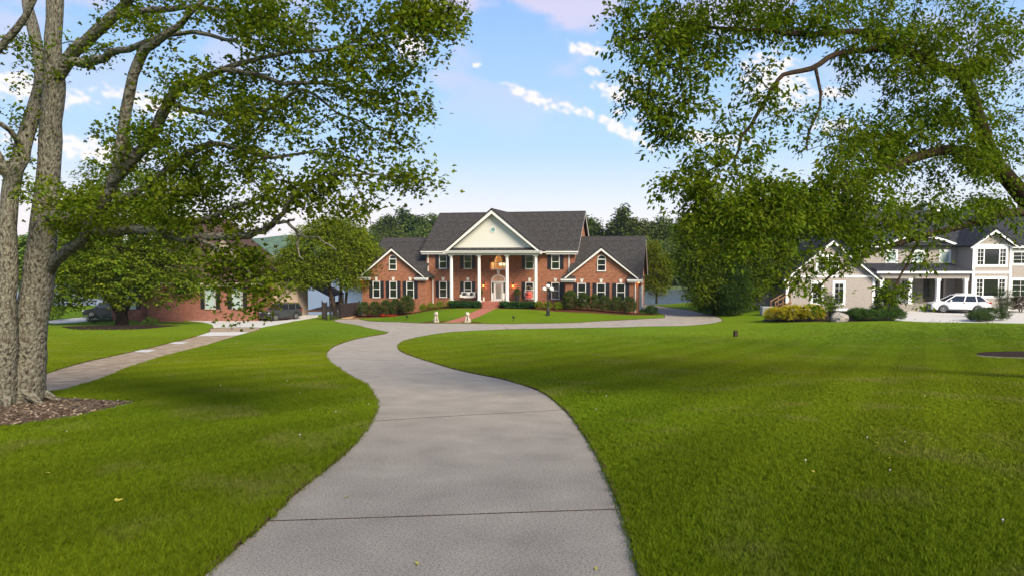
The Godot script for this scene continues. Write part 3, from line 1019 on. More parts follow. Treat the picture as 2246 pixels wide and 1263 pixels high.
	pn.prism([Vector2(-5.2, 6.44), Vector2(5.2, 6.44), Vector2(0, 10.75)], 2.0, 2.34)
	pn.bx(-4.6, 6.88, 2.341, 4.6, 7.06, 2.37)
	var ped := part("pediment", pn, M.cream, h)
	var ow := MB.new()
	ow.lathe([Vector2(0.24, 0.0), Vector2(0.34, 0.0), Vector2(0.34, 0.05), Vector2(0.24, 0.05)], Vector3.ZERO, 24, Transform3D(Basis(Vector3.RIGHT, PI / 2), Vector3(0, 8.85, 2.341)))
	var owf := part("round_window", ow, M.white, ped)
	owf.set_meta("label", "small round window with pale green glass in the pediment")
	var og := MB.new()
	og.lathe([Vector2(0.0, 0.018), Vector2(0.24, 0.018), Vector2(0.24, 0.02), Vector2(0.0, 0.02)].slice(1), Vector3.ZERO, 24, Transform3D(Basis(Vector3.RIGHT, PI / 2), Vector3(0, 8.85, 2.341)))
	og.prism(arch_pts(0, 8.85, 0.24, 0.24) + arch_pts(0, 8.85, -0.24, -0.24), 2.342, 2.358)
	ped.get_node("round_window").add_child(_pane(og, mat(lin(0.16, 0.32, 0.30), 0.1)), true)
	gable_roof(h, -5.66, 5.66, 6.55, 11.22, -5.9, 3.0, M.shingle, "portico_roof")
	var pr := MB.new()
	rake(pr, -5.62, 5.62, 6.58, 11.2, 2.96, 0.3, 0.1)
	part("rake_board", pr, M.white, h)
	# wings
	for s in [-1, 1]: make_wing(h, s)
	for x in [[-8.5, 3.6, 6.4], [8.15, 3.9, 6.4]]: downspout(h, x[0], x[1], x[2], 0.0)
	downspout(h, -7.92, 0.0, 3.4, 0.0)
	# electrical light fittings on the porch wall
	for x in [-1.75, 1.75]:
		var l := MB.new()
		l.bx(x - 0.06, 2.55, 0.001, x + 0.06, 2.95, 0.03)
		l.beam(Vector3(x, 2.85, 0.02), Vector3(x, 2.93, 0.17), 0.03, 0.03)
		l.lathe([Vector2(0.0, 2.26), Vector2(0.05, 2.3), Vector2(0.08, 2.36), Vector2(0.02, 2.36)], Vector3(x, 0, 0.17), 8)
		l.lathe([Vector2(0.14, 2.72), Vector2(0.1, 2.8), Vector2(0.02, 2.9), Vector2(0.0, 2.96)], Vector3(x, 0, 0.17), 8)
		for k in 4:
			var a := TAU * k / 4 + 0.4
			l.beam(Vector3(x + cos(a) * 0.08, 2.36, 0.17 + sin(a) * 0.08), Vector3(x + cos(a) * 0.13, 2.72, 0.17 + sin(a) * 0.13), 0.015, 0.015, Vector3.RIGHT)
		var lan := part("wall_lantern", l, M.iron, h)
		var gl := MB.new()
		gl.lathe([Vector2(0.0, 2.4), Vector2(0.05, 2.42), Vector2(0.075, 2.55), Vector2(0.05, 2.66), Vector2(0.0, 2.68)], Vector3(x, 0, 0.17), 10)
		part("lamp_glass", gl, glow(Color(1.0, 0.66, 0.28), 4.0), lan)
		lamp("lantern_light", Vector3(x, 2.53, 0.17), Color(1.0, 0.62, 0.28), 0.3, 0.08)
	lamp("hall_light", Vector3(0.0, 5.25, -1.6), Color(1.0, 0.72, 0.38), 2.6, 0.25)

func _pane(b: MB, m: Material) -> MeshInstance3D:
	var o := MeshInstance3D.new()
	o.name = "pane"
	o.mesh = b.mesh(m)
	return o

func lamp(called: String, p: Vector3, col: Color, e: float, size: float) -> void:
	var l := OmniLight3D.new()
	l.name = numbered(called)
	l.light_color = col
	l.light_energy = e
	l.light_size = size
	l.omni_range = 14.0
	l.omni_attenuation = 2.0
	l.shadow_enabled = true
	l.position = house_xf * p
	add_child(l)

func make_wing(h: Node3D, s: int) -> void:
	# coordinates for the right wing, mirrored by s
	var w := MB.new()
	var x0 := 8.1 * s
	var x1 := 15.9 * s
	w.bx(minf(x0, x1), -1.6, -11.8, maxf(x0, x1), 3.55, 2.2)
	w.prism([Vector2(x0, 3.55), Vector2(x1, 3.55), Vector2(12.0 * s, 6.72)], 1.9, 2.2)
	# gable end of the wing's own roof
	w.prism([Vector2(-2.0, 3.55), Vector2(11.6, 3.55), Vector2(4.9, 8.05)], -0.15, 0.15, Transform3D(Basis(Vector3(0, 0, -1), Vector3(0, 1, 0), Vector3(1, 0, 0)), Vector3(15.75 * s, 0, 0)))
	part("wing_wall", w, M.brick, h)
	var xa := minf(8.4 * s, 16.35 * s)
	var xb := maxf(8.4 * s, 16.35 * s)
	side_roof(h, xa, xb, 3.78, 8.25, 2.19, -12.2, M.shingle, -4.9, "wing_roof")
	gable_roof(h, 12.0 * s - 4.35, 12.0 * s + 4.35, 3.52, 7.02, -3.2, 2.62, M.shingle, "gable_roof")
	var rk := MB.new()
	rake(rk, 12.0 * s - 4.33, 12.0 * s + 4.33, 3.55, 7.02, 2.6, 0.2, 0.09)
	part("rake_board", rk, M.white, h)
	for e in [[2.5, -4.9], [-12.2, -4.9]]:
		var rs := MB.new()
		rs.beam(Vector3(16.3 * s, 3.5 if e[0] < 0 else 3.3, e[0]), Vector3(16.3 * s, 7.98, e[1]), 0.08, 0.22)
		part("rake_board", rs, M.white, h)
	# cornice returns with little pent roofs
	for q in [[7.66, 9.25], [14.75, 16.34]]:
		var a := minf(q[0] * s, q[1] * s)
		var b := maxf(q[0] * s, q[1] * s)
		var c := MB.new()
		c.bx(a + 0.05, 3.2, 2.203, b - 0.05, 3.36, 2.6)
		c.bx(a, 3.362, 2.203, b, 3.5, 2.72)
		var ret := part("cornice_return", c, M.white, h)
		var r := MB.new()
		r.slab(Vector3(a, 3.51, 2.70), Vector3(b, 3.51, 2.70), Vector3(b - 0.08, 3.86, 2.21), Vector3(a + 0.08, 3.86, 2.21), 0.04)
		part("return_roof", r, M.shingle, ret)
	# side eave and gutter of the outer flank are the rake; back eave
	for k in 3:
		brick_window(h, (9.88 + 2.09 * k) * s if s > 0 else -(14.06 - 2.09 * k), 1.18, 3.06, 0.92, 2.2, true)
	window(h, 12.0 * s - 0.46, 12.0 * s + 0.46, 4.4, 5.62, 2.2, {"arch": 0.47})
	var lt := MB.new()
	lt.bx(12.0 * s - 0.42, 5.585, 2.21, 12.0 * s + 0.42, 5.66, 2.29)
	part("window_rail", lt, M.white, h)
	# soldier course over the windows
	for k in 3:
		var sc := MB.new()
		var cx: float = (9.88 + 2.09 * k) * s
		sc.bx(cx - 0.55, 3.075, 2.203, cx + 0.55, 3.27 - 0.08, 2.212)
		part("lintel", sc, M.paver, h)
	if s > 0:
		downspout(h, 15.6, 0.0, 3.4, 2.2)
		# garage doors in the outer flank, behind the corner
		var fx := Transform3D(Basis(Vector3.UP, PI / 2), Vector3(15.903, 0, 0))
		for k in 2:
			var g := MB.new()
			var c := 1.2 + k * 4.0   # along -z
			g.bx(c - 1.3, 0.0, 0.0, c + 1.3, 2.35, 0.05, fx)
			for r in 4:
				for q in 4: g.bx(c - 1.22 + q * 0.62, 0.1 + r * 0.57, 0.051, c - 0.68 + q * 0.62, 0.58 + r * 0.57, 0.065, fx)
			part("garage_door", g, M.white, h)
			var tr := MB.new()
			tr.bx(c - 1.45, 0.0, 0.001, c - 1.31, 2.5, 0.08, fx); tr.bx(c + 1.31, 0.0, 0.001, c + 1.45, 2.5, 0.08, fx)
			tr.bx(c - 1.31, 2.36, 0.001, c + 1.31, 2.5, 0.078, fx)
			part("garage_trim", tr, M.cream, h)
	# small soffit lamp at the outer corner, lit
	var sl := MB.new()
	sl.lathe([Vector2(0.0, 3.13), Vector2(0.07, 3.14), Vector2(0.08, 3.19), Vector2(0.0, 3.195)], Vector3(15.95 * s, 0, 2.42), 10)
	part("soffit_lamp", sl, glow(Color(1.0, 0.72, 0.4), 3.0), h)
	lamp("soffit_light", Vector3(15.95 * s, 3.08, 2.42), Color(1.0, 0.68, 0.36), 0.16, 0.08)

# ---------------------------------------------------------------- things on the porch and in the front yard of the brick house
func on_house(called: String, label: String, category: String, p: Vector3, group := "") -> Node3D:
	return thing(called, label, category, house_xf * p, -TH, group)

func on_ground(called: String, label: String, category: String, px: float, py: float, turn := 0.0, group := "", lift := 0.0) -> Node3D:
	return thing(called, label, category, G(px, py) + Vector3(0, lift, 0), turn, group)

func make_house_yard_things() -> void:
	# chandelier in the hall
	var ch := on_house("chandelier", "lit chandelier glowing behind the arched window over the door", "chandelier", Vector3(0.2, 4.75, -1.3))
	var b := MB.new()
	b.tube([Vector3(0, 0.0, 0), Vector3(0, 1.5, 0)], [0.02, 0.015], 6)
	for k in 8:
		var a := TAU * k / 8
		b.tube([Vector3(0, 0.05, 0), Vector3(cos(a) * 0.22, 0.0, sin(a) * 0.22), Vector3(cos(a) * 0.38, 0.14, sin(a) * 0.38)], [0.012, 0.012, 0.012], 5)
	part("frame", b, mat(lin(0.4, 0.27, 0.1), 0.35), ch)
	for k in 8:
		var a := TAU * k / 8
		var c := MB.new()
		c.lathe([Vector2(0.0, 0.14), Vector2(0.05, 0.16), Vector2(0.06, 0.25), Vector2(0.03, 0.33), Vector2(0.0, 0.35)], Vector3(cos(a) * 0.38, 0, sin(a) * 0.38), 8)
		part("lamp_bulb", c, glow(Color(1.0, 0.8, 0.48), 9.0), ch)
	# hanging swing
	var sw := on_house("porch_swing", "white cushioned porch swing with dark pillows hanging on the left of the porch", "swing", Vector3(-3.35, 0.86, 1.1))
	b = MB.new()
	b.bx(-0.85, 0.42, -0.3, 0.85, 0.48, 0.3)
	for k in 9: b.bx(-0.82 + k * 0.19, 0.48, -0.33, -0.72 + k * 0.19, 0.95, -0.29)
	b.bx(-0.86, 0.92, -0.345, 0.86, 1.0, -0.28)
	for s in [-1, 1]:
		b.bx(0.8 * s - 0.04, 0.48, -0.29, 0.8 * s + 0.04, 0.72, 0.28)
	part("seat_frame", b, M.white, sw)
	b = MB.new()
	b.bx(-0.76, 0.481, -0.26, 0.76, 0.58, 0.29)
	part("cushion", b, M.white, sw)
	for x in [-0.45, 0.05, 0.4]:
		b = MB.new()
		b.ball(Vector3.ZERO, Vector3(0.22, 0.2, 0.09), 10, 6)
		var pi := part("pillow", b, mat(lin(0.03, 0.035, 0.045), 0.9) if x != 0.05 else M.white, sw)
		pi.position = Vector3(x, 0.78, -0.14)
		pi.rotation.x = -0.3
	b = MB.new()
	for s in [-1, 1]:
		for z in [-0.28, 0.26]:
			b.tube([Vector3(0.84 * s, 0.5, z), Vector3(0.84 * s, 5.19, -0.01 + z * 0.1)], [0.008, 0.008], 5)
	part("chain", b, M.iron, sw)
	# egg chair
	var eg := on_house("egg_chair", "hanging wicker egg chair with coral red cushion on the right of the porch", "chair", Vector3(3.75, 0.86, 1.0))
	b = MB.new()
	for k in 12:
		var a := TAU * k / 12
		var pts := []
		for j in 9:
			var t := -0.5 * PI + PI * j / 8.0
			pts.append(Vector3(cos(a) * cos(t) * 0.52, 1.0 + sin(t) * 0.78, sin(a) * cos(t) * 0.45 - 0.05))
		if sin(a) < 0.55: b.tube(pts, [0.012, 0.012, 0.012, 0.012, 0.012, 0.012, 0.012, 0.012, 0.012], 5, false)
	for y in [0.55, 0.8]:
		var pts := []
		for j in 15:
			var a := PI * 0.85 + (TAU - PI * 0.7) * j / 14.0
			var r := sqrt(1.0 - pow((y - 1.0) / 0.78, 2))
			pts.append(Vector3(cos(a) * 0.52 * r, y, sin(a) * 0.45 * r - 0.05))
		var rr := []
		for j in 15: rr.append(0.012)
		b.tube(pts, rr, 5)
	part("basket", b, mat(lin(0.45, 0.36, 0.28), 0.7), eg)
	b = MB.new()
	b.ball(Vector3(0, 0.55, 0.0), Vector3(0.46, 0.17, 0.38), 14, 8)
	b.ball(Vector3(0, 0.86, -0.2), Vector3(0.42, 0.32, 0.17), 14, 8)
	part("cushion", b, mat(lin(0.62, 0.10, 0.07), 0.9), eg)
	b = MB.new()
	b.tube([Vector3(0, 1.77, -0.05), Vector3(0, 1.98, -0.2), Vector3(0, 1.9, -0.55), Vector3(0, 1.2, -0.75), Vector3(0, 0.05, -0.6)], [0.025, 0.025, 0.025, 0.025, 0.03], 8)
	b.lathe([Vector2(0.0, 0.0), Vector2(0.5, 0.0), Vector2(0.5, 0.04), Vector2(0.0, 0.05)], Vector3(0, 0, -0.3), 20)
	part("stand", b, M.iron, eg)
	# planters by the door
	for p in [[-2.12, "dark planter with a bushy green plant left of the front door"], [2.35, "dark planter with a bushy green plant right of the front door"]]:
		var po := on_house("planter", p[1], "planter", Vector3(p[0], 0.86, 0.55), "planters flanking the front door")
		b = MB.new()
		b.lathe([Vector2(0.0, 0.0), Vector2(0.2, 0.0), Vector2(0.27, 0.5), Vector2(0.3, 0.52), Vector2(0.3, 0.6), Vector2(0.24, 0.6), Vector2(0.0, 0.55)], Vector3.ZERO, 18)
		part("pot", b, mat(lin(0.02, 0.025, 0.035), 0.5), po)
		bush_crown(po, Vector3(0, 0.95, 0), Vector3(0.42, 0.5, 0.42), 90, Color(0.035, 0.085, 0.02), "foliage", 0.9)
	var ca := on_house("porch_candle", "white pillar lantern standing beside the left planter", "lantern", Vector3(-1.55, 0.86, 0.75))
	b = MB.new()
	b.lathe([Vector2(0.0, 0.0), Vector2(0.1, 0.0), Vector2(0.1, 0.04), Vector2(0.08, 0.05), Vector2(0.08, 0.36), Vector2(0.1, 0.38), Vector2(0.09, 0.41), Vector2(0.0, 0.43)], Vector3.ZERO, 12)
	part("body", b, M.white, ca)
	var st := on_house("side_table", "small wrought stand with a dark pot and pale flowers beside the porch swing", "plant stand", Vector3(-2.15, 0.86, 1.35))
	b = MB.new()
	for k in 3:
		var a := TAU * k / 3
		b.tube([Vector3(cos(a) * 0.22, 0, sin(a) * 0.22), Vector3(cos(a) * 0.1, 0.35, sin(a) * 0.1), Vector3(cos(a) * 0.16, 0.62, sin(a) * 0.16)], [0.013, 0.013, 0.013], 6)
	b.lathe([Vector2(0.0, 0.62), Vector2(0.19, 0.62), Vector2(0.19, 0.65), Vector2(0.0, 0.65)], Vector3.ZERO, 14)
	part("stand", b, M.iron, st)
	b = MB.new()
	b.lathe([Vector2(0.0, 0.651), Vector2(0.09, 0.651), Vector2(0.14, 0.82), Vector2(0.11, 0.83), Vector2(0.0, 0.8)], Vector3.ZERO, 12)
	part("pot", b, mat(lin(0.05, 0.02, 0.02), 0.5), st)
	bush_crown(st, Vector3(0, 0.95, 0), Vector3(0.2, 0.18, 0.2), 26, Color(0.25, 0.2, 0.18), "flowers", 0.6)
	var ma := on_house("door_mat", "pale door mat before the front door", "mat", Vector3(0.0, 0.862, 0.75))
	b = MB.new()
	b.bx(-0.75, 0.0, -0.3, 0.75, 0.025, 0.3)
	part("mat", b, mat(lin(0.5, 0.46, 0.4), 0.95), ma)
	# lamp post with three globes
	var lp := on_ground("lamp_post", "black cast lamp post with three white globes on the island lawn", "street lamp", 1202, 691.5, -TH)
	b = MB.new()
	b.lathe([Vector2(0.0, 0.0), Vector2(0.22, 0.0), Vector2(0.22, 0.14), Vector2(0.17, 0.2), Vector2(0.18, 0.5), Vector2(0.1, 0.62), Vector2(0.09, 0.72), Vector2(0.065, 0.8), Vector2(0.055, 2.1), Vector2(0.09, 2.16), Vector2(0.06, 2.24), Vector2(0.05, 2.62), Vector2(0.12, 2.7), Vector2(0.0, 2.72)], Vector3.ZERO, 14)
	part("post", b, M.iron, lp)
	b = MB.new()
	for s in [-1, 1]:
		b.tube([Vector3(0, 2.3, 0), Vector3(0.2 * s, 2.22, 0), Vector3(0.36 * s, 2.3, 0), Vector3(0.37 * s, 2.42, 0)], [0.03, 0.028, 0.028, 0.03], 8)
		b.lathe([Vector2(0.0, 2.38), Vector2(0.1, 2.42), Vector2(0.11, 2.47), Vector2(0.0, 2.48)], Vector3(0.37 * s, 0, 0), 12)
	part("arm", b, M.iron, lp)
	for g in [Vector3(-0.37, 2.63, 0), Vector3(0.37, 2.63, 0), Vector3(0, 2.92, 0)]:
		b = MB.new()
		b.ball(g, Vector3(0.21, 0.2, 0.21), 16, 10)
		part("lamp_globe", b, mat(lin(0.85, 0.84, 0.8), 0.25), lp)
	# lion statues
	for s in [[956, 705.2, 0.35, "pale stone seated lion statue west of the brick walk"], [1026, 705.8, -0.25, "pale stone seated lion statue east of the brick walk"]]:
		lion(s[0], s[1], s[2], s[3])
	# small spot lights on the lawn
	for s in [[892, 702, "black ground spotlight on the lawn west of the statues"], [1126, 704.5, "black ground spotlight on the lawn east of the statues"]]:
		var sp := on_ground("ground_spotlight", s[2], "spotlight", s[0], s[1], 0.5, "ground spotlights on the island lawn")
		b = MB.new()
		b.tube([Vector3(0, 0, 0), Vector3(0, 0.3, 0)], [0.02, 0.025], 6)
		part("stake", b, M.iron, sp)
		b = MB.new()
		b.lathe([Vector2(0.0, -0.16), Vector2(0.05, -0.15), Vector2(0.07, 0.0), Vector2(0.1, 0.12), Vector2(0.08, 0.12), Vector2(0.0, 0.08)], Vector3.ZERO, 12, Transform3D(Basis(Vector3(0, 0, 1), 0.9), Vector3(0.02, 0.38, 0)))
		part("head", b, M.iron, sp)

func lion(px: float, py: float, turn: float, label: String) -> void:
	var o := on_ground("lion_statue", label, "statue", px, py, turn, "stone lions at the foot of the brick walk")
	# seated lion as one surface: rings swept along the spine, then limbs joined on
	var b := MB.new()
	b.bx(-0.2, 0.0, -0.3, 0.2, 0.07, 0.32)
	b.ball(Vector3(0, 0.22, -0.14), Vector3(0.15, 0.16, 0.17), 12, 8)        # haunch
	b.tube([Vector3(0, 0.2, -0.14), Vector3(0, 0.36, -0.06), Vector3(0, 0.52, 0.03), Vector3(0, 0.64, 0.07)], [0.13, 0.125, 0.12, 0.1], 12)
	b.ball(Vector3(0, 0.70, 0.07), Vector3(0.18, 0.19, 0.15), 12, 8)         # mane
	b.ball(Vector3(0, 0.80, 0.16), Vector3(0.115, 0.115, 0.12), 12, 8)       # head
	b.ball(Vector3(0, 0.76, 0.27), Vector3(0.065, 0.055, 0.06), 8, 6)        # muzzle
	for s in [-1, 1]:
		b.ball(Vector3(0.1 * s, 0.91, 0.12), Vector3(0.04, 0.045, 0.03), 8, 5)
		b.tube([Vector3(0.09 * s, 0.5, 0.1), Vector3(0.11 * s, 0.3, 0.19), Vector3(0.11 * s, 0.1, 0.22)], [0.06, 0.045, 0.04], 8)
		b.ball(Vector3(0.11 * s, 0.1, 0.27), Vector3(0.05, 0.035, 0.07), 8, 5)
		b.ball(Vector3(0.15 * s, 0.18, -0.05), Vector3(0.065, 0.11, 0.15), 8, 6)
		b.ball(Vector3(0.17 * s, 0.1, 0.1), Vector3(0.045, 0.035, 0.08), 8, 5)
	b.tube([Vector3(0.05, 0.1, -0.3), Vector3(0.17, 0.1, -0.3), Vector3(0.2, 0.12, -0.15)], [0.03, 0.025, 0.035], 6)
	part("body", b, M.statue, o)
	o.scale = Vector3(1.1, 1.0, 1.1)

# ---------------------------------------------------------------- the grey sided house on the right
func clapboard(b: MB, x0: float, x1: float, y0: float, y1: float, z: float, step := 0.2) -> void:
	# overlapping boards: each leans out at its foot
	var y := y0
	while y < y1 - 0.01:
		var t := minf(y + step, y1)
		b.quad(Vector3(x0, y, z + 0.022), Vector3(x1, y, z + 0.022), Vector3(x1, t, z + 0.004), Vector3(x0, t, z + 0.004))
		b.quad(Vector3(x0, y, z), Vector3(x1, y, z), Vector3(x1, y, z + 0.022), Vector3(x0, y, z + 0.022))
		y = t

func trim_window(parent: Node, x0: float, x1: float, y0: float, y1: float, z: float, cols: int, rows: int, glass: Material) -> void:
	var t := MB.new()
	t.bx(x0 - 0.16, y0 - 0.18, z + 0.024, x0, y1 + 0.2, z + 0.06); t.bx(x1, y0 - 0.18, z + 0.024, x1 + 0.16, y1 + 0.2, z + 0.06)
	t.bx(x0, y1, z + 0.024, x1, y1 + 0.2, z + 0.058); t.bx(x0, y0 - 0.18, z + 0.024, x1, y0, z + 0.058)
	part("window_trim", t, M.trim, parent)
	window(parent, x0, x1, y0 + 0.02, y1, z + 0.02, {"sash": false, "cols": cols, "rows": rows, "frame": M.trim, "glass": glass, "trim": 0.06})

func make_right_house() -> void:
	var h := thing("sided_house", "grey sided house with white trim, porch and dark roof", "house", Vector3.ZERO)
	var Z := -66.0
	var g := 0.3
	# garage wing
	var w := MB.new()
	w.bx(26.6, g, Z - 10.0, 35.15, 4.0, Z)
	w.prism([Vector2(26.6, 4.0), Vector2(35.15, 4.0), Vector2(30.87, 7.4)], Z - 0.3, Z)
	clapboard(w, 26.62, 35.13, 0.95, 3.9, Z)
	part("garage_wall", w, M.siding, h)
	var gs := MB.new()
	var y := 4.15
	while y < 7.2:
		var hw := 4.27 * (7.4 - y) / 3.4
		clapboard(gs, 30.87 - hw, 30.87 + hw, y, y + 0.2, Z)
		y += 0.2
	part("gable_siding", gs, M.siding, h)
	var t := MB.new()
	t.bx(26.55, g, Z + 0.024, 26.8, 4.0, Z + 0.05); t.bx(34.93, g, Z + 0.024, 35.19, 4.0, Z + 0.05)
	t.bx(26.8, 3.92, Z + 0.024, 34.93, 4.14, Z + 0.06)
	t.bx(26.8, 0.72, Z + 0.024, 34.93, 0.94, Z + 0.055)
	rake(t, 26.1, 35.65, 3.85, 7.75, Z + 0.45, 0.24, 0.1)
	t.bx(26.45, g, Z - 9.9, 26.57, 4.0, Z - 9.7)
	part("garage_trim", t, M.trim, h)
	gable_roof(h, 26.05, 35.7, 3.8, 7.72, Z - 10.4, Z + 0.5, M.roof_black, "garage_roof")
	trim_window(h, 29.1, 30.05, 1.4, 3.4, Z, 2, 4, M.glass)
	trim_window(h, 31.22, 32.15, 1.4, 3.4, Z, 2, 4, M.glass)
	trim_window(h, 29.55, 30.6, 4.5, 5.95, Z, 2, 3, M.glass)
	trim_window(h, 30.75, 31.6, 4.5, 5.95, Z, 2, 3, M.glass)
	# side wall boards and corner of the garage wing
	var sw := MB.new()
	for k in 15:
		var yy := 0.9 + k * 0.2
		sw.bx(26.57, yy, Z - 9.6, 26.6 - 0.002, yy + 0.185, Z - 0.02)
	part("side_siding", sw, M.siding, h)
	# middle part: porch, upper wall with a curved gable
	var Y2 := Z - 3.5
	var m := MB.new()
	m.bx(35.15, g, Z - 11.0, 50.6, 7.0, Y2)
	var arc := [Vector2(45.25, 6.95), Vector2(45.25, 7.0)]
	for k in 11:
		var a := float(k) / 10.0
		arc.append(Vector2(lerpf(45.2, 37.5, a), 7.0 + 0.95 * sin(PI * a)))
	arc.append(Vector2(37.5, 6.95))
	m.prism(arc, Y2 - 0.3, Y2)
	clapboard(m, 35.2, 45.2, 5.15, 6.95, Y2)
	clapboard(m, 35.2, 45.2, 0.9, 4.3, Y2)
	part("middle_wall", m, M.siding, h)
	var at2 := MB.new()
	var pts := []
	var low := []
	for k in 17:
		var a := float(k) / 16.0
		pts.append(Vector2(lerpf(45.7, 37.0, a), 7.0 + 1.08 * sin(PI * a)))
		low.append(Vector2(lerpf(45.55, 37.15, a), 6.82 + 1.05 * sin(PI * a)))
	low.reverse()
	at2.prism(pts + low, Y2 + 0.02, Y2 + 0.42)
	at2.bx(35.2, 6.86, Y2 + 0.03, 37.4, 7.05, Y2 + 0.5)
	part("curved_eave", at2, M.trim, h)
	var mr := MB.new()
	mr.slab(Vector3(35.0, 7.08, Y2 + 0.55), Vector3(52.0, 7.08, Y2 + 0.55), Vector3(52.0, 11.0, Z - 10.0), Vector3(37.5, 11.0, Z - 10.0), 0.16)
	mr.slab(Vector3(37.5, 11.0, Z - 10.0), Vector3(60.0, 11.0, Z - 10.0), Vector3(60.0, 7.0, Z - 17.0), Vector3(35.0, 7.0, Z - 17.0), 0.16)
	mr.slab(Vector3(52.0, 7.08, Y2 + 0.55), Vector3(62.0, 7.08, Y2 + 0.55), Vector3(60.0, 11.0, Z - 10.0), Vector3(52.0, 11.0, Z - 10.0), 0.16)
	mr.slab(Vector3(34.6, 6.2, Z - 17.0), Vector3(35.0, 6.2, Y2 + 0.5), Vector3(37.52, 11.0, Z - 10.0), Vector3(37.5, 11.0, Z - 10.1), 0.16)
	part("roof", mr, M.roof_black, h)
	# curved dormer roof behind the eave
	var cr := MB.new()
	for k in 16:
		var a := float(k) / 16.0
		var b := float(k + 1) / 16.0
		var p := Vector3(lerpf(45.7, 37.0, a), 7.02 + 1.08 * sin(PI * a), Y2 + 0.45)
		var q := Vector3(lerpf(45.7, 37.0, b), 7.02 + 1.08 * sin(PI * b), Y2 + 0.45)
		cr.quad(q, p, p + Vector3(0, 0, -2.6), q + Vector3(0, 0, -2.6))
	part("curved_roof", cr, M.roof_black, h)
	for x in [38.2, 40.9, 43.6]: trim_window(h, x, x + 0.92, 5.35, 6.45, Y2, 1, 1, M.blind)
	var pr := MB.new()
	pr.slab(Vector3(35.3, 4.62, Z + 0.1), Vector3(44.6, 4.62, Z + 0.1), Vector3(44.6, 5.25, Y2 + 0.03), Vector3(35.3, 5.25, Y2 + 0.03), 0.1)
	part("porch_roof", pr, M.roof_black, h)
	var pb := MB.new()
	pb.bx(35.3, 4.33, Z - 0.1, 44.6, 4.53, Z + 0.14)
	part("porch_gutter", pb, M.trim, h)
	var pm := MB.new()
	pm.bx(35.25, 3.82, Z - 0.55, 44.45, 4.32, Z - 0.2)
	part("porch_beam", pm, M.siding, h)
	var ft := MB.new()
	ft.bx(35.2, g, Y2 + 0.03, 44.5, 1.35, Z - 0.1)
	part("porch_floor", ft, M.stone, h)
	for x in [35.95, 38.75, 41.5, 44.2]:
		var c := MB.new()
		c.bx(x - 0.2, 1.36, Z - 0.57, x + 0.2, 1.8, Z - 0.17)
		c.bx(x - 0.15, 1.8, Z - 0.52, x + 0.15, 3.6, Z - 0.22)
		c.bx(x - 0.2, 3.6, Z - 0.57, x + 0.2, 3.815, Z - 0.17)
		part("porch_post", c, M.trim, h)
	trim_window(h, 36.9, 37.9, 1.6, 3.55, Y2, 3, 4, M.glass)
	trim_window(h, 39.7, 40.7, 1.6, 3.55, Y2, 3, 4, M.glass)
	var dd := MB.new()
	dd.bx(42.0, 1.36, Y2 + 0.025, 44.0, 3.7, Y2 + 0.08)
	var door := part("double_door", dd, mat(lin(0.02, 0.016, 0.014), 0.35), h)
	for k in 2:
		var dp := MB.new()
		dp.bx(42.2 + k, 1.9, Y2 + 0.082, 42.8 + k, 3.4, Y2 + 0.09)
		part("pane", dp, M.glass, door)
	# bay tower on the right
	var B := Z - 1.0
	var bw := MB.new()
	bw.bx(45.25, g, Z - 11.0, 49.05, 7.0, B)
	bw.prism([Vector2(45.25, 7.0), Vector2(49.05, 7.0), Vector2(47.15, 8.45)], B - 0.3, B)
	clapboard(bw, 45.3, 49.0, 0.9, 6.98, B)
	bw.bx(49.05, g, Z - 11.0, 60.0, 7.0, Z - 3.0)
	clapboard(bw, 49.1, 60.0, 0.9, 6.95, Z - 3.0)
	part("bay_wall", bw, M.siding, h)
	var bt := MB.new()
	for x in [45.22, 48.85]: bt.bx(x, g, B + 0.024, x + 0.24, 6.98, B + 0.055)
	bt.bx(45.46, 4.28, B + 0.024, 48.85, 4.5, B + 0.05); bt.bx(45.46, 6.95, B + 0.024, 48.85, 7.15, B + 0.052)
	rake(bt, 44.75, 49.55, 7.05, 8.8, B + 0.5, 0.22, 0.1)
	bt.bx(49.5, g, Z - 2.976, 49.75, 6.95, Z - 2.94)
	bt.bx(49.05, 6.8, Z - 2.97, 60.0, 7.0, Z - 2.5)
	part("bay_trim", bt, M.trim, h)
	gable_roof(h, 44.7, 49.6, 7.0, 8.78, Z - 9.0, B + 0.55, M.roof_black, "bay_roof")
	for yy in [[5.1, 6.75], [2.05, 3.8]]:
		trim_window(h, 45.62, 48.5, yy[0], yy[1], B, 1, 1, M.glass)
		var mu := MB.new()
		for x in [46.3, 47.82]: mu.bx(x - 0.05, yy[0] + 0.05, B + 0.05, x + 0.05, yy[1] - 0.06, B + 0.1)
		for x in [45.68, 47.87]:
			mu.bx(x + 0.26, yy[0] + 0.05, B + 0.045, x + 0.29, yy[1] - 0.06, B + 0.07)
			for k in 3: mu.bx(x, lerpf(yy[0], yy[1], (k + 1) / 4.0) - 0.015, B + 0.0455, x + 0.57, lerpf(yy[0], yy[1], (k + 1) / 4.0) + 0.015, B + 0.068)
		part("muntins", mu, M.trim, h)
	for yy in [[5.2, 6.4], [1.9, 3.6]]: trim_window(h, 50.6, 52.4, yy[0], yy[1], Z - 3.0, 2, 3, M.glass)
	# ridge cupola
	var cu := MB.new()
	cu.bx(45.9, 10.9, Z - 10.3, 47.5, 11.22, Z - 9.7)
	cu.bx(45.8, 11.22, Z - 10.4, 47.6, 11.32, Z - 9.6)
	part("ridge_vent", cu, M.trim, h)

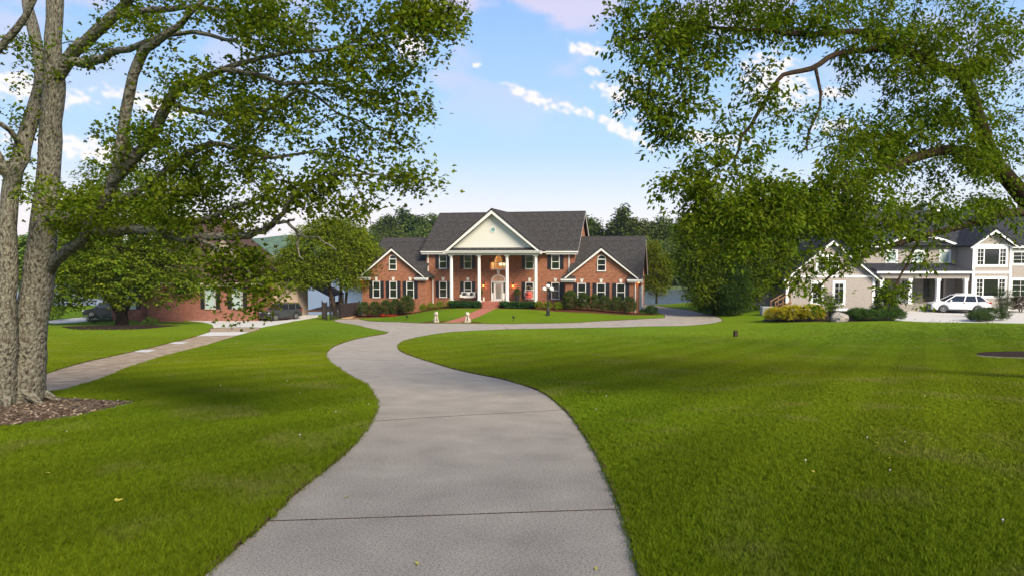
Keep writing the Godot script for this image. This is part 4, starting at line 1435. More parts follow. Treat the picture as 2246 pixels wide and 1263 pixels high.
# ---------------------------------------------------------------- the brick neighbour on the left
func make_left_house() -> void:
	var h := thing("brick_neighbour_house", "low brick house with steep brown roof behind the maple", "house", Vector3.ZERO)
	var Z := -73.0
	var w := MB.new()
	w.bx(-43.0, -1.4, Z - 12.0, -27.4, 3.05, Z)
	w.bx(-38.5, -1.4, Z, -35.2, 2.9, Z + 1.2)
	part("wall", w, M.neighbour_brick, h)
	var r := MB.new()
	# steep hipped roof
	var e := 3.15
	r.slab(Vector3(-43.6, e, Z + 0.6), Vector3(-26.8, e, Z + 0.6), Vector3(-33.0, 10.4, Z - 6.0), Vector3(-38.0, 10.4, Z - 6.0), 0.15)
	r.slab(Vector3(-26.8, e, Z + 0.6), Vector3(-26.8, e, Z - 12.6), Vector3(-33.0, 10.4, Z - 6.0), Vector3(-33.0, 10.4, Z - 6.02), 0.15)
	r.slab(Vector3(-26.8, e, Z - 12.6), Vector3(-43.6, e, Z - 12.6), Vector3(-38.0, 10.4, Z - 6.0), Vector3(-33.0, 10.4, Z - 6.0), 0.15)
	r.slab(Vector3(-43.6, e, Z - 12.6), Vector3(-43.6, e, Z + 0.6), Vector3(-38.0, 10.4, Z - 6.0), Vector3(-38.0, 10.4, Z - 6.02), 0.15)
	var roof := part("roof", r, M.shingle_brown, h)
	gable_roof(roof, -34.2, -28.6, 5.2, 8.3, Z - 6.0, Z - 1.2, M.shingle_brown, "dormer_roof")
	var dw := MB.new()
	dw.prism([Vector2(-33.9, 4.6), Vector2(-28.9, 4.6), Vector2(-28.9, 5.2), Vector2(-31.4, 7.95), Vector2(-33.9, 5.2)], Z - 5.0, Z - 1.5)
	part("dormer_wall", dw, mat(lin(0.30, 0.24, 0.2), 0.85), roof)
	var gt := MB.new()
	gt.bx(-43.65, 2.98, Z + 0.55, -26.75, 3.14, Z + 0.72)
	gt.bx(-43.5, 2.75, Z + 0.03, -27.0, 2.97, Z + 0.5)
	part("gutter", gt, mat(lin(0.5, 0.45, 0.38), 0.6), h)
	for x in [-32.95, -30.05, -41.5]:
		window(h, x, x + 1.15, 0.35, 2.6, Z, {"glass": M.blind, "frame": mat(lin(0.32, 0.30, 0.27), 0.6)})
		shutter(h, x - 0.47, x - 0.04, 0.33, 2.62, Z)
		shutter(h, x + 1.19, x + 1.62, 0.33, 2.62, Z)
	# entrance steps of brick
	for k in 3:
		var s := MB.new()
		s.bx(-38.4 - k * 0.3, -1.2, Z + 1.202 + k * 0.35, -34.9 + k * 0.3, -0.35 - k * 0.16, Z + 1.55 + k * 0.35)
		part("step", s, M.neighbour_brick, h)
	# rear wing with a lower roof, skylights and a covered deck
	var rw := MB.new()
	rw.bx(-27.4, -1.6, Z - 9.0, -24.6, 3.0, Z - 5.0)
	part("rear_wall", rw, mat(lin(0.36, 0.27, 0.2), 0.85), h)
	var rr := MB.new()
	rr.slab(Vector3(-24.2, 2.9, Z - 4.6), Vector3(-24.2, 2.9, Z - 14.5), Vector3(-29.0, 5.6, Z - 14.5), Vector3(-29.0, 5.6, Z - 4.6), 0.14)
	var rroof := part("rear_roof", rr, M.shingle_brown, h)
	for k in 2:
		var sk := MB.new()
		var zz := Z - 6.4 - k * 1.7
		sk.slab(Vector3(-25.3, 3.6, zz), Vector3(-25.3, 3.6, zz - 0.8), Vector3(-26.7, 4.39, zz - 0.8), Vector3(-26.7, 4.39, zz), 0.06)
		part("skylight", sk, mat(lin(0.5, 0.52, 0.54), 0.15), rroof)
	var dk := MB.new()
	dk.slab(Vector3(-21.9, 1.1, Z - 9.0), Vector3(-21.9, 1.1, Z - 16.0), Vector3(-25.0, 2.75, Z - 16.0), Vector3(-25.0, 2.75, Z - 9.0), 0.1)
	part("deck_roof", dk, M.shingle_brown, h)
	var df := MB.new()
	df.bx(-24.6, -0.75, Z - 16.0, -21.9, -0.55, Z - 9.0)
	part("deck_floor", df, M.wood, h)
	for k in 4:
		var p := MB.new()
		p.bx(-22.05, -1.6, Z - 9.1 - k * 2.2, -21.93, 1.02, Z - 8.98 - k * 2.2)
		part("deck_post", p, mat(lin(0.12, 0.08, 0.05), 0.8), h)
	var rl := MB.new()
	rl.bx(-22.02, 0.2, Z - 16.0, -21.96, 0.28, Z - 9.0)
	rl.bx(-22.02, -0.4, Z - 16.0, -21.96, -0.34, Z - 9.0)
	for k in 40: rl.bx(-22.01, -0.34, Z - 9.1 - k * 0.17, -21.97, 0.2, Z - 9.06 - k * 0.17)
	part("deck_rail", rl, M.wood, h)

# ---------------------------------------------------------------- vehicles (nose towards -x of the node)
func make_vehicle(called: String, label: String, paint: Material, o: Dictionary) -> Node3D:
	var t := thing(called, label, "car")
	var L: float = o.L
	var W: float = o.W / 2
	var wr: float = o.wr
	var belt: float = o.belt
	var lower: Array = o.lower          # side outline of the lower body from nose foot over the bonnet to the tail
	var outline := []
	for p in lower: outline.append(Vector2(p[0], p[1]))
	# wheel arches along the underside, from the tail back to the nose
	for wx in [o.wx[1], o.wx[0]]:
		for k in 9:
			var a := PI * k / 8
			outline.append(Vector2(wx + cos(a) * (wr + 0.06), 0.28 + maxf(sin(a) * (wr + 0.1), 0.0)))
	var b := MB.new()
	b.prism(outline, -W + 0.1, W - 0.1)
	# rounded flanks: inset outer skins
	var skin := Geometry2D.offset_polygon(PackedVector2Array(outline), -0.07)
	if skin.size() > 0:
		b.prism(Array(skin[0]), -W + 0.03, W - 0.03)
	var mid := Geometry2D.offset_polygon(PackedVector2Array(outline), -0.13)
	if mid.size() > 0:
		b.prism(Array(mid[0]), -W, W)
	var body := part("body", b, paint, t)
	# greenhouse: glass prism narrowing to the roof
	var cab: Array = o.cab   # [x at belt front, x at roof front, x at roof rear, x at belt rear, roof height]
	var g := MB.new()
	var wi := W - 0.08
	var wt := W - 0.27
	var P := [Vector3(cab[0], belt, wi), Vector3(cab[3], belt, wi), Vector3(cab[2], cab[4] - 0.05, wt), Vector3(cab[1], cab[4] - 0.05, wt)]
	var Q := []
	for p in P: Q.append(Vector3(p.x, p.y, -p.z))
	g.quad(P[0], P[1], P[2], P[3]); g.quad(Q[1], Q[0], Q[3], Q[2])
	g.quad(Q[0], P[0], P[3], Q[3]); g.quad(P[1], Q[1], Q[2], P[2]); g.quad(P[3], P[2], Q[2], Q[3])
	part("windows", g, M.glass, t)
	var rf := MB.new()
	var xm: float = (cab[1] + cab[2]) / 2
	rf.prism([Vector2(cab[1] - 0.1, cab[4] - 0.09), Vector2(cab[2] + 0.08, cab[4] - 0.09), Vector2(cab[2] - 0.05, cab[4] - 0.01), Vector2(xm, cab[4] + 0.02), Vector2(cab[1] + 0.1, cab[4] - 0.01)], -wt - 0.02, wt + 0.02)
	part("roof_panel", rf, paint, t)
	var pl := MB.new()
	for s in [-1, 1]:
		for q in [[cab[0] - 0.03, cab[1] - 0.03], [lerpf(cab[0], cab[3], 0.44), lerpf(cab[1], cab[2], 0.42)], [lerpf(cab[0], cab[3], 0.74), lerpf(cab[1], cab[2], 0.82)], [cab[3] + 0.02, cab[2] + 0.02]]:
			pl.beam(Vector3(q[0], belt - 0.02, (wi + 0.012) * s), Vector3(q[1], cab[4] - 0.06, (wt + 0.012) * s), 0.075, 0.03, Vector3(0, 0, 1))
	part("pillars", pl, paint, t)
	var rr := MB.new()
	for s in [-1, 1]: rr.tube([Vector3(cab[1] + 0.3, cab[4] + 0.01, wt * s), Vector3(cab[1] + 0.5, cab[4] + 0.06, wt * s), Vector3(cab[2] - 0.4, cab[4] + 0.06, wt * s), Vector3(cab[2] - 0.2, cab[4], wt * s)], [0.018, 0.018, 0.018, 0.018], 6)
	part("roof_rail", rr, o.get("rail", M.rim), t)
	for s in [-1, 1]:
		var mi := MB.new()
		mi.ball(Vector3(cab[0] + 0.45, belt + 0.1, (W + 0.08) * s), Vector3(0.1, 0.08, 0.11), 8, 6)
		part("mirror", mi, paint, t)
		for wx in o.wx:
			var xf := Transform3D(Basis(Vector3.RIGHT, PI / 2 * s), Vector3(wx, wr, (W - 0.2) * s))
			var ty := MB.new()
			ty.lathe([Vector2(wr - 0.14, 0.0), Vector2(wr - 0.02, 0.0), Vector2(wr, 0.04), Vector2(wr, 0.16), Vector2(wr - 0.02, 0.2), Vector2(wr - 0.13, 0.205), Vector2(wr - 0.14, 0.14)], Vector3.ZERO, 24, xf)
			ty.lathe([Vector2(0.0, 0.02), Vector2(wr - 0.13, 0.02)], Vector3.ZERO, 24, xf)
			var wheel := part("wheel", ty, M.tyre, t)
			var ri := MB.new()
			ri.lathe([Vector2(wr - 0.14, 0.09), Vector2(wr - 0.135, 0.2), Vector2(wr - 0.17, 0.2), Vector2(wr - 0.18, 0.12)], Vector3.ZERO, 24, xf)
			for k in 5:
				var a := TAU * k / 5
				for d in [-0.16, 0.16]:
					ri.beam(xf * Vector3(cos(a) * 0.04, 0.17, sin(a) * 0.04), xf * Vector3(cos(a + d) * (wr - 0.15), 0.19, sin(a + d) * (wr - 0.15)), 0.035, 0.03, Vector3(0, 0, 1))
			ri.lathe([Vector2(0.0, 0.2), Vector2(0.06, 0.19), Vector2(0.07, 0.15)].map(func(v): return v), Vector3.ZERO, 12, xf)
			part("rim", ri, M.rim, wheel)
	# lamps, grille, plate
	var nose: float = -L / 2
	var tail: float = L / 2
	for s in [-1, 1]:
		var hl := MB.new()
		hl.bx(nose + 0.0, o.lamp - 0.07, s * (W - 0.42) - 0.2, nose + 0.35, o.lamp + 0.07, s * (W - 0.42) + 0.2 + (0.14 if s > 0 else 0.0))
		part("headlight", hl, mat(lin(0.55, 0.57, 0.6), 0.1), t)
		var tl := MB.new()
		tl.bx(tail - 0.4, o.tail - 0.08, s * (W - 0.3) - 0.28, tail - 0.012, o.tail + 0.08, s * (W - 0.3) + 0.28)
		part("tail_light", tl, mat(lin(0.35, 0.01, 0.01), 0.15), t)
	var gr := MB.new()
	gr.bx(nose - 0.015, 0.4, -0.6, nose + 0.2, o.lamp - 0.02, 0.6)
	part("grille", gr, M.black, t)
	var cl := MB.new()
	cl.bx(o.wx[0] + wr + 0.1, 0.24, -W - 0.012, o.wx[1] - wr - 0.1, 0.36, W + 0.012)
	part("sill_cladding", cl, M.tyre, t)
	for s in [-1, 1]:
		var dh := MB.new()
		for f in [0.4, 0.72]:
			var x := lerpf(cab[0], cab[3], f)
			dh.bx(x, belt - 0.14, s * (W + 0.0) - 0.015, x + 0.2, belt - 0.1, s * (W + 0.0) + 0.015)
		for f in [0.44, 0.76]:
			var x := lerpf(cab[0], cab[3], f)
			dh.bx(x - 0.006, 0.4, s * W - 0.004, x + 0.006, belt, s * W + 0.004)
		part("door_trim", dh, M.black, t)
	return t

func make_cars() -> void:
	var white := mat(lin(0.78, 0.78, 0.79), 0.25)
	white.clearcoat_enabled = true
	var rx := {"L": 4.89, "W": 1.9, "wr": 0.37, "belt": 1.08, "wx": [-1.5, 1.32], "lamp": 0.78, "tail": 1.0,
		"lower": [[-2.36, 0.28], [-2.45, 0.42], [-2.44, 0.72], [-2.32, 0.88], [-1.5, 1.04], [-1.2, 1.09], [0.8, 1.12], [2.0, 1.16], [2.32, 1.1], [2.42, 0.9], [2.44, 0.5], [2.36, 0.3]],
		"cab": [-1.35, -0.42, 1.55, 2.2, 1.71], "rail": white}
	var c := make_vehicle("white_crossover", "white crossover car parked before the grey sided house", white, rx)
	c.position = G(2112, 686) + Vector3(0, 0.0, -0.6)
	c.rotation.y = -0.3
	var dark := mat(lin(0.03, 0.033, 0.036), 0.25)
	dark.clearcoat_enabled = true
	var bx := {"L": 4.39, "W": 1.9, "wr": 0.37, "belt": 1.14, "wx": [-1.35, 1.32], "lamp": 0.92, "tail": 1.0,
		"lower": [[-2.1, 0.3], [-2.19, 0.45], [-2.19, 0.98], [-2.1, 1.08], [-1.1, 1.15], [2.1, 1.18], [2.19, 1.1], [2.19, 0.45], [2.12, 0.3]],
		"cab": [-1.05, -0.5, 1.85, 2.14, 1.78], "rail": M.black}
	var d := make_vehicle("dark_suv", "dark grey boxy SUV parked at the corner of the left brick house", dark, bx)
	d.position = G(612, 701.5) + Vector3(0, 0, -0.5)
	d.rotation.y = 0.98
	var black := mat(lin(0.008, 0.008, 0.01), 0.2)
	black.clearcoat_enabled = true
	var e := make_vehicle("black_suv", "black SUV parked behind the maple trunk", black, bx)
	e.position = G(312, 694)
	e.rotation.y = PI + 0.35
	var s := make_vehicle("black_sedan", "black car half hidden left of the maple trunk", black, rx)
	s.position = G(238, 694)
	s.rotation.y = 0.25

# ---------------------------------------------------------------- fence, posts, small things
func make_fence_and_small_things() -> void:
	# wooden gate leaf, iron gate and picket fence beside the left wing
	var a := G(706, 699)
	var b := on_depth(722, 73.0)
	var c := G(745, 697.5)
	var d := on_depth(787, 79.3)
	var run := func(name: String, label: String, cat: String, p: Vector3, q: Vector3, hh: float, gap: float, m: Material, w: float) -> void:
		var t := thing(name, label, cat, p)
		var n := int(p.distance_to(q) / gap)
		var dir := (q - p) / maxf(n, 1)
		for i in n + 1:
			var o: Vector3 = dir * i
			var pk := MB.new()
			var ax := dir.normalized()
			var xf := Transform3D(Basis(ax, Vector3.UP, ax.cross(Vector3.UP)), o)
			pk.prism([Vector2(-w / 2, 0.05), Vector2(w / 2, 0.05), Vector2(w / 2, hh - 0.08), Vector2(0, hh), Vector2(-w / 2, hh - 0.08)], -0.012, 0.012, xf)
			part("picket", pk, m, t)
		for y in [0.25, hh - 0.28]:
			var rl := MB.new()
			rl.beam(Vector3(0, y, 0.03), q - p + Vector3(0, y, 0.03), 0.04, 0.06)
			part("rail", rl, m, t)
		for f in [0.0, 1.0]:
			var ps := MB.new()
			var o: Vector3 = (q - p) * f
			ps.bx(o.x - 0.05, -0.2, o.z - 0.1, o.x + 0.05, hh + 0.08, o.z - 0.02)
			ps.lathe([Vector2(0.07, hh + 0.08), Vector2(0.05, hh + 0.13), Vector2(0.0, hh + 0.17)], Vector3(o.x, 0, o.z - 0.06), 8)
			part("post", ps, m, t)
	run.call("solid_gate", "dark solid gate leaf standing open beside the iron gate", "gate", a, b + Vector3(-0.3, 0, 0.2), 1.9, 0.13, M.black, 0.125)
	run.call("iron_gate", "thin black iron gate between the two fence posts", "gate", b, c, 1.55, 0.13, M.iron, 0.025)
	run.call("picket_fence", "dark picket fence running back along the tan side path", "fence", c, d, 1.62, 0.12, mat(lin(0.02, 0.013, 0.012), 0.7), 0.1)
	# wooden stub post on the lawn
	var s := on_ground("lawn_post", "short weathered wooden post standing alone on the right lawn", "post", 1614, 738, 0.3)
	var m := MB.new()
	m.bx(-0.13, -0.1, -0.1, 0.13, 0.42, 0.1)
	m.bx(-0.115, 0.42, -0.085, 0.115, 0.45, 0.085)
	part("post", m, M.bark_dark, s)
	# heat pump and deck stairs beside the sided house
	var ac := on_ground("heat_pump", "grey outdoor air conditioner beside the wooden steps", "air conditioner", 1682, 690)
	m = MB.new()
	m.bx(-0.5, 0.0, -0.4, 0.5, 0.8, 0.4)
	part("case", m, mat(lin(0.34, 0.35, 0.36), 0.6), ac)
	m = MB.new()
	for k in 12: m.bx(-0.46, 0.08 + k * 0.055, 0.401, 0.46, 0.1 + k * 0.055, 0.412)
	m.lathe([Vector2(0.36, 0.801), Vector2(0.36, 0.83), Vector2(0.3, 0.83), Vector2(0.3, 0.801)], Vector3.ZERO, 20)
	part("grille", m, M.iron, ac)
	var wsn := on_ground("wooden_steps", "wooden steps with a handrail leading up beside the sided house", "stairs", 1700, 686)
	for k in 5:
		m = MB.new()
		m.bx(0.0 + k * 0.3, 0.12 + k * 0.18, -1.2, 0.32 + k * 0.3, 0.17 + k * 0.18, -0.1)
		part("tread", m, M.wood, wsn)
	for z in [-1.22, -0.08]:
		m = MB.new()
		m.beam(Vector3(0.0, 0.08, z), Vector3(1.6, 1.04, z), 0.05, 0.22)
		part("stringer", m, M.wood, wsn)
		m = MB.new()
		m.beam(Vector3(0.0, 1.0, z), Vector3(1.6, 1.95, z), 0.06, 0.1)
		for k in 3: m.bx(0.05 + k * 0.7, 0.1, z - 0.04, 0.13 + k * 0.7, 1.02 + k * 0.42, z + 0.04)
		part("handrail", m, M.wood, wsn)
	# boulder
	var bo := on_ground("boulder", "pale grey boulder in the dark bed before the garage wing", "boulder", 1842, 704.5)
	m = MB.new()
	var n := FastNoiseLite.new()
	n.seed = 2
	n.frequency = 0.9
	var rows := 9
	var pts := []
	for i in rows + 1:
		var rowp := []
		var t := -PI / 2 + PI * i / rows
		for k in 15:
			var an := TAU * (k % 14) / 14
			var dv := Vector3(cos(an) * cos(t), sin(t), sin(an) * cos(t))
			rowp.append(dv * Vector3(0.72, 0.5, 0.5) * (1.0 + 0.35 * n.get_noise_3dv(dv * 1.3)) + Vector3(0, 0.25, 0))
		pts.append(rowp)
	for i in rows:
		for k in 14: m.quad(pts[i][k + 1], pts[i][k], pts[i + 1][k], pts[i + 1][k + 1])
	part("rock", m, M.stone, bo)
	# path light and edging stones on the right drive
	for q in [[2171, 703, "small pale path light in the planted island on the right"]]:
		var pl := on_ground("path_light", q[2], "path light", q[0], q[1])
		m = MB.new()
		m.lathe([Vector2(0.03, 0.0), Vector2(0.03, 0.3), Vector2(0.1, 0.32), Vector2(0.1, 0.36), Vector2(0.0, 0.4)], Vector3.ZERO, 10)
		part("body", m, M.cream, pl)
	# fallen leaves on lawn and drive
	var lv := [[254, 1104, 0], [262, 1105, 0], [914, 1232, 1], [1308, 1243, 1], [760, 1086, 1], [1784, 1041, 0], [1953, 1011, 0], [1095, 868, 1], [103, 1044, 0], [1924, 977, 0]]
	for q in lv:
		var o := on_ground("fallen_leaf", "single yellow leaf lying on the %s" % ["lawn", "driveway"][q[2]], "leaf", q[0], q[1], q[0] * 0.7, "yellow leaves fallen on the %s" % ["lawn", "driveway"][q[2]], 0.045 if q[2] == 0 else -0.012)
		m = MB.new()
		m.quad(Vector3(-0.045, 0.0, 0.0), Vector3(-0.005, 0.006, 0.016), Vector3(0.05, 0.004, 0.0), Vector3(-0.005, 0.012, -0.016))
		part("blade", m, mat(lin(0.55, 0.45, 0.06), 0.7), o)

# ---------------------------------------------------------------- foliage
var LM := {}

func leaf_shape(b: MB, o: Vector3, dir: Vector3, nrm: Vector3, ln: float, wd: float, lobed: bool) -> void:
	var s := dir.cross(nrm).normalized()
	var u := s.cross(dir).normalized()
	if not lobed:
		var l := o + dir * ln * 0.45 - s * wd * 0.5 + u * wd * 0.16
		var r := o + dir * ln * 0.45 + s * wd * 0.5 + u * wd * 0.16
		var tip := o + dir * ln - u * ln * 0.12
		b.tri(o, r, tip)
		b.tri(o, tip, l)
		return
	var c := o + dir * ln * 0.4 - u * wd * 0.07
	var pts := []
	for q in [[0.0, 0.0], [0.3, 0.05], [0.55, 0.42], [0.25, 0.5], [0.2, 0.66], [0.0, 1.0], [-0.2, 0.66], [-0.25, 0.5], [-0.55, 0.42], [-0.3, 0.05]]:
		pts.append(o + s * wd * q[0] + dir * ln * q[1] + u * wd * 0.1 * absf(q[0]) * 2.0)
	for i in 10: b.tri(c, pts[i], pts[(i + 1) % 10])

func cluster(n: int, rad: float, ln: float, wd: float, lobed: bool, droop: float, m: Material, sd: int) -> ArrayMesh:
	var r := RandomNumberGenerator.new()
	r.seed = sd
	var b := MB.new()
	for k in n:
		var o := Vector3(r.randfn(), r.randfn() * 0.8, r.randfn()) * rad * 0.55
		var out := (Vector3(o.x, 0, o.z).normalized() + Vector3(r.randfn() * 0.5, -droop + r.randfn() * 0.35, r.randfn() * 0.5)).normalized()
		var nrm := (Vector3.UP + Vector3(r.randfn(), r.randfn() * 0.4, r.randfn()) * 0.55).normalized()
		var sc := r.randf_range(0.55, 1.3)
		var g := r.randf_range(0.72, 1.3)
		b.col = Color(g * r.randf_range(0.85, 1.2), g, g * r.randf_range(0.6, 1.0))
		leaf_shape(b, o, out, nrm, ln * sc, wd * sc, lobed)
	return b.mesh(m, true)

func make_leaf_meshes() -> void:
	LM.sycamore = cluster(14, 0.17, 0.07, 0.068, true, 0.35, M.leaf, 1)
	LM.near = cluster(14, 0.2, 0.125, 0.065, false, 0.5, M.leaf, 2)
	LM.maple = cluster(18, 0.5, 0.24, 0.2, false, 0.3, M.leaf, 3)
	LM.mid = cluster(20, 0.6, 0.30, 0.15, false, 0.45, M.leaf, 4)
	LM.far = cluster(22, 1.0, 0.75, 0.55, false, 0.2, M.leaf_far, 5)
	LM.box = cluster(26, 0.13, 0.07, 0.045, false, 0.0, M.leaf_far, 6)
	LM.fine = cluster(24, 0.16, 0.16, 0.02, false, -0.3, M.leaf_far, 7)

func tinted(c: Color, v := 0.2) -> Color:
	var k := rng.randf_range(1.0 - v, 1.0 + v)
	return Color(c.r * k * rng.randf_range(0.88, 1.16), c.g * k, c.b * k)

func turned() -> Basis:
	return Basis.from_euler(Vector3(rng.randfn() * 0.25, rng.randf() * TAU, rng.randfn() * 0.25))

func bush_crown(parent: Node, c: Vector3, r: Vector3, n: int, col: Color, called := "foliage", ls := 1.0, mesh: Mesh = null) -> MultiMeshInstance3D:
	var xs := []
	var cs := []
	for i in n:
		var d := Vector3(rng.randfn(), rng.randfn(), rng.randfn()).normalized()
		if d.y < -0.75: d.y = -d.y
		var k := rng.randf_range(0.72, 0.98) if i % 5 else rng.randf_range(0.4, 0.8)
		xs.append(Transform3D(turned().scaled(Vector3.ONE * ls * rng.randf_range(0.8, 1.25)), c + d * r * k))
		cs.append(tinted(col))
	var o := multi(called, LM.box if mesh == null else mesh, xs, cs, parent)
	o.set_meta("kind", "stuff")
	return o

func shrub(called: String, label: String, px: float, py: float, r: Vector3, n: int, col: Color, group := "", ls := 1.0) -> Node3D:
	var t := on_ground(called, label, "shrub", px, py, 0.0, group)
	var st := MB.new()
	for k in 4:
		var a := TAU * k / 4 + px
		st.tube([Vector3(cos(a) * 0.05, -0.05, sin(a) * 0.05), Vector3(cos(a) * r.x * 0.3, r.y * 0.7, sin(a) * r.z * 0.3), Vector3(cos(a) * r.x * 0.5, r.y * 1.3, sin(a) * r.z * 0.5)], [0.03, 0.02, 0.01], 5)
	part("stem", st, M.bark_dark, t)
	bush_crown(t, Vector3(0, r.y * 0.96, 0), r, n, col, "foliage", ls)
	return t

func make_shrubs() -> void:
	var boxw := Color(0.055, 0.08, 0.022)
	var lime := Color(0.14, 0.18, 0.014)
	# clipped globes under the wing windows, placed in the house's own frame
	var rows := [
		[[-14.9, 3.9, 0.72, 0.9], [-13.6, 3.7, 0.74, 0.92], [-12.3, 3.6, 0.66, 0.98], [-11.2, 3.5, 0.68, 1.0], [-9.75, 3.6, 0.92, 1.12]],
		[[8.8, 3.4, 0.86, 1.1], [10.25, 3.5, 0.68, 1.0], [11.45, 3.6, 0.6, 0.95], [12.6, 3.6, 0.64, 0.92], [13.75, 3.6, 0.66, 0.92], [15.05, 3.7, 0.78, 0.95]]]
	for s in 2:
		for k in rows[s].size():
			var q = rows[s][k]
			var p := house_xf * Vector3(q[0], 0, q[1])
			var t := thing("boxwood_globe", "clipped dark boxwood globe under the %s wing windows" % ["left", "right"][s], "shrub", Vector3(p.x, gh(p.x, p.z), p.z), 0.0, "clipped boxwoods under the %s wing windows" % ["left", "right"][s])
			if k == (4 if s == 0 else 0): t.set_meta("label", "largest clipped boxwood globe of the %s wing, next to the portico side" % ["left", "right"][s])
			bush_crown(t, Vector3(0, q[3] * 0.92, 0), Vector3(q[2], q[3], q[2]), int(330 * q[2] * q[3] / 0.6), boxw)
	for q in [[-7.9, 3.4, 0.42, "left of the portico"], [-7.0, 3.3, 0.45, "left of the portico"], [-5.9, 3.3, 0.45, "left of the portico"], [-4.7, 3.3, 0.48, "left of the portico"], [5.4, 3.5, 0.5, "right of the portico"], [6.4, 3.5, 0.5, "right of the portico"], [7.6, 3.7, 0.5, "right of the portico"]]:
		var p := house_xf * Vector3(q[0], 0, q[1])
		var t := thing("lime_globe", "small lime green globe shrub in the bed %s" % q[3], "shrub", Vector3(p.x, gh(p.x, p.z), p.z), 0.0, "lime green globe shrubs %s" % q[3])
		bush_crown(t, Vector3(0, 0.38, 0), Vector3(q[2], 0.42, q[2]), 110, lime)
	# dark ground cover on both sides of the steps
	for q in [[-2.9, 3.35, 1.6, "left"], [3.1, 3.3, 1.9, "right"]]:
		var p := house_xf * Vector3(q[0], 0, q[1])
		var t := thing("ground_cover", "low dark leafy ground cover before the porch %s of the steps" % q[3], "plants", Vector3(p.x, gh(p.x, p.z), p.z), -TH)
		t.set_meta("kind", "stuff")
		var xs := []
		var cs := []
		for i in 420:
			xs.append(Transform3D(turned().scaled(Vector3.ONE * rng.randf_range(1.4, 2.2)), Vector3(rng.randf_range(-q[2], q[2]), rng.randf_range(0.1, 0.62), rng.randf_range(-0.55, 0.55))))
			cs.append(tinted(Color(0.022, 0.06, 0.02), 0.3))
		multi("foliage", LM.box, xs, cs, t)
	# red annuals at the left wing
	var fp := house_xf * Vector3(-11.4, 0, 4.75)
	var fl := thing("red_flowers", "low red flowers at the edge of the left bed", "flowers", Vector3(fp.x, gh(fp.x, fp.z), fp.z), -TH)
	fl.set_meta("kind", "stuff")
	var fx := []
	var fc := []
	for i in 90:
		fx.append(Transform3D(turned().scaled(Vector3.ONE * 0.8), Vector3(rng.randf_range(-0.9, 0.9), rng.randf_range(0.05, 0.2), rng.randf_range(-0.2, 0.2))))
		fc.append(Color(0.5, 0.02, 0.02) if i % 3 else Color(0.03, 0.08, 0.02))
	multi("petals", LM.box, fx, fc, fl)
	shrub("low_shrub", "small round green shrub at the drive corner behind the right wing", 1428, 688, Vector3(0.7, 0.45, 0.6), 160, Color(0.06, 0.11, 0.02))
	# the grey sided house's beds
	for q in [[1704, 704, 1.15, 0.62], [1740, 704.5, 1.3, 0.72], [1782, 703, 1.15, 0.7]]:
		shrub("golden_shrub", "spreading golden yellow shrub before the grey garage wing", q[0], q[1], Vector3(q[2], q[3], 0.9), 420, Color(0.34, 0.29, 0.015), "golden shrubs before the garage wing")
	for q in [[1882, 700, 1.0, 0.5, "rounded low boxwood nearest the boulder"], [1905, 703, 1.35, 0.5, "wide clipped boxwood between the boulder and the drive"], [1958, 702.5, 1.15, 0.55, "clipped boxwood at the end of the bed by the drive"]]:
		shrub("low_boxwood", q[4], q[0], q[1], Vector3(q[2], q[3], 0.75), 320, Color(0.045, 0.09, 0.018))
	cone_bush("conical_evergreen", "dense conical evergreen beside the porch of the sided house", 1941, 692, 1.35, 2.5, 700, Color(0.035, 0.07, 0.018))
	for q in [[2175, 702, 1.7, 0.55, "sprawling juniper in the planted island by the white car"], [2150, 704, 1.0, 0.4, "low front juniper of the planted island by the white car"], [2240, 684, 1.2, 0.8, "reddish dark shrub against the bay of the sided house"]]:
		shrub("juniper", q[4], q[0], q[1], Vector3(q[2], q[3], 0.9), 300, Color(0.05, 0.085, 0.025) if q[2] != 1.2 else Color(0.03, 0.018, 0.018))
	for q in [[1824, 700, 2.6, "vase-shaped young tree before the garage windows"], [2200, 698, 3.0, "young feathery tree in the planted island"]]:
		var t := on_ground("young_tree", q[3], "tree", q[0], q[1])
		var b := MB.new()
		var xs := []
		var cs := []
		for k in 16:
			var a := TAU * k / 16 + rng.randf() * 0.3
			var h: float = q[2] * rng.randf_range(0.7, 1.0)
			var r: float = q[2] * rng.randf_range(0.12, 0.36)
			b.tube([Vector3(cos(a) * 0.06, -0.05, sin(a) * 0.06), Vector3(cos(a) * r * 0.4, h * 0.5, sin(a) * r * 0.4), Vector3(cos(a) * r, h, sin(a) * r)], [0.025, 0.016, 0.006], 5)
			for i in 12:
				var f := rng.randf_range(0.3, 1.0)
				xs.append(Transform3D(turned(), Vector3(cos(a) * r * f, h * f, sin(a) * r * f) + Vector3(rng.randfn(), rng.randfn(), rng.randfn()) * 0.1))
				cs.append(tinted(Color(0.05, 0.085, 0.03)))
		part("stem", b, M.bark_dark, t)
		multi("foliage", LM.fine, xs, cs, t).set_meta("kind", "stuff")
	# left neighbour's shrubs
	for q in [[434, 694, 1.25, 1.0, "round clipped shrub left of the brick pier of the neighbour house"], [490, 696, 1.1, 0.9, "round clipped shrub right of the brick pier of the neighbour house"], [110, 703, 1.6, 1.2, "dark shrub beside the big trunk"], [545, 696, 1.2, 1.5, "tall loose shrub at the neighbour house corner"]]:
		shrub("round_shrub", q[4], q[0], q[1], Vector3(q[2], q[3], q[2]), 420, Color(0.06, 0.10, 0.02))
	# plants in the maple bed
	for q in [[205, 708, "leafy perennial at the left of the maple bed"], [330, 712, "leafy perennial at the right of the maple bed"], [232, 706, "leafy perennial behind the maple trunk"]]:
		shrub("bed_plant", q[2], q[0], q[1], Vector3(0.7, 0.35, 0.5), 90, Color(0.05, 0.09, 0.02))

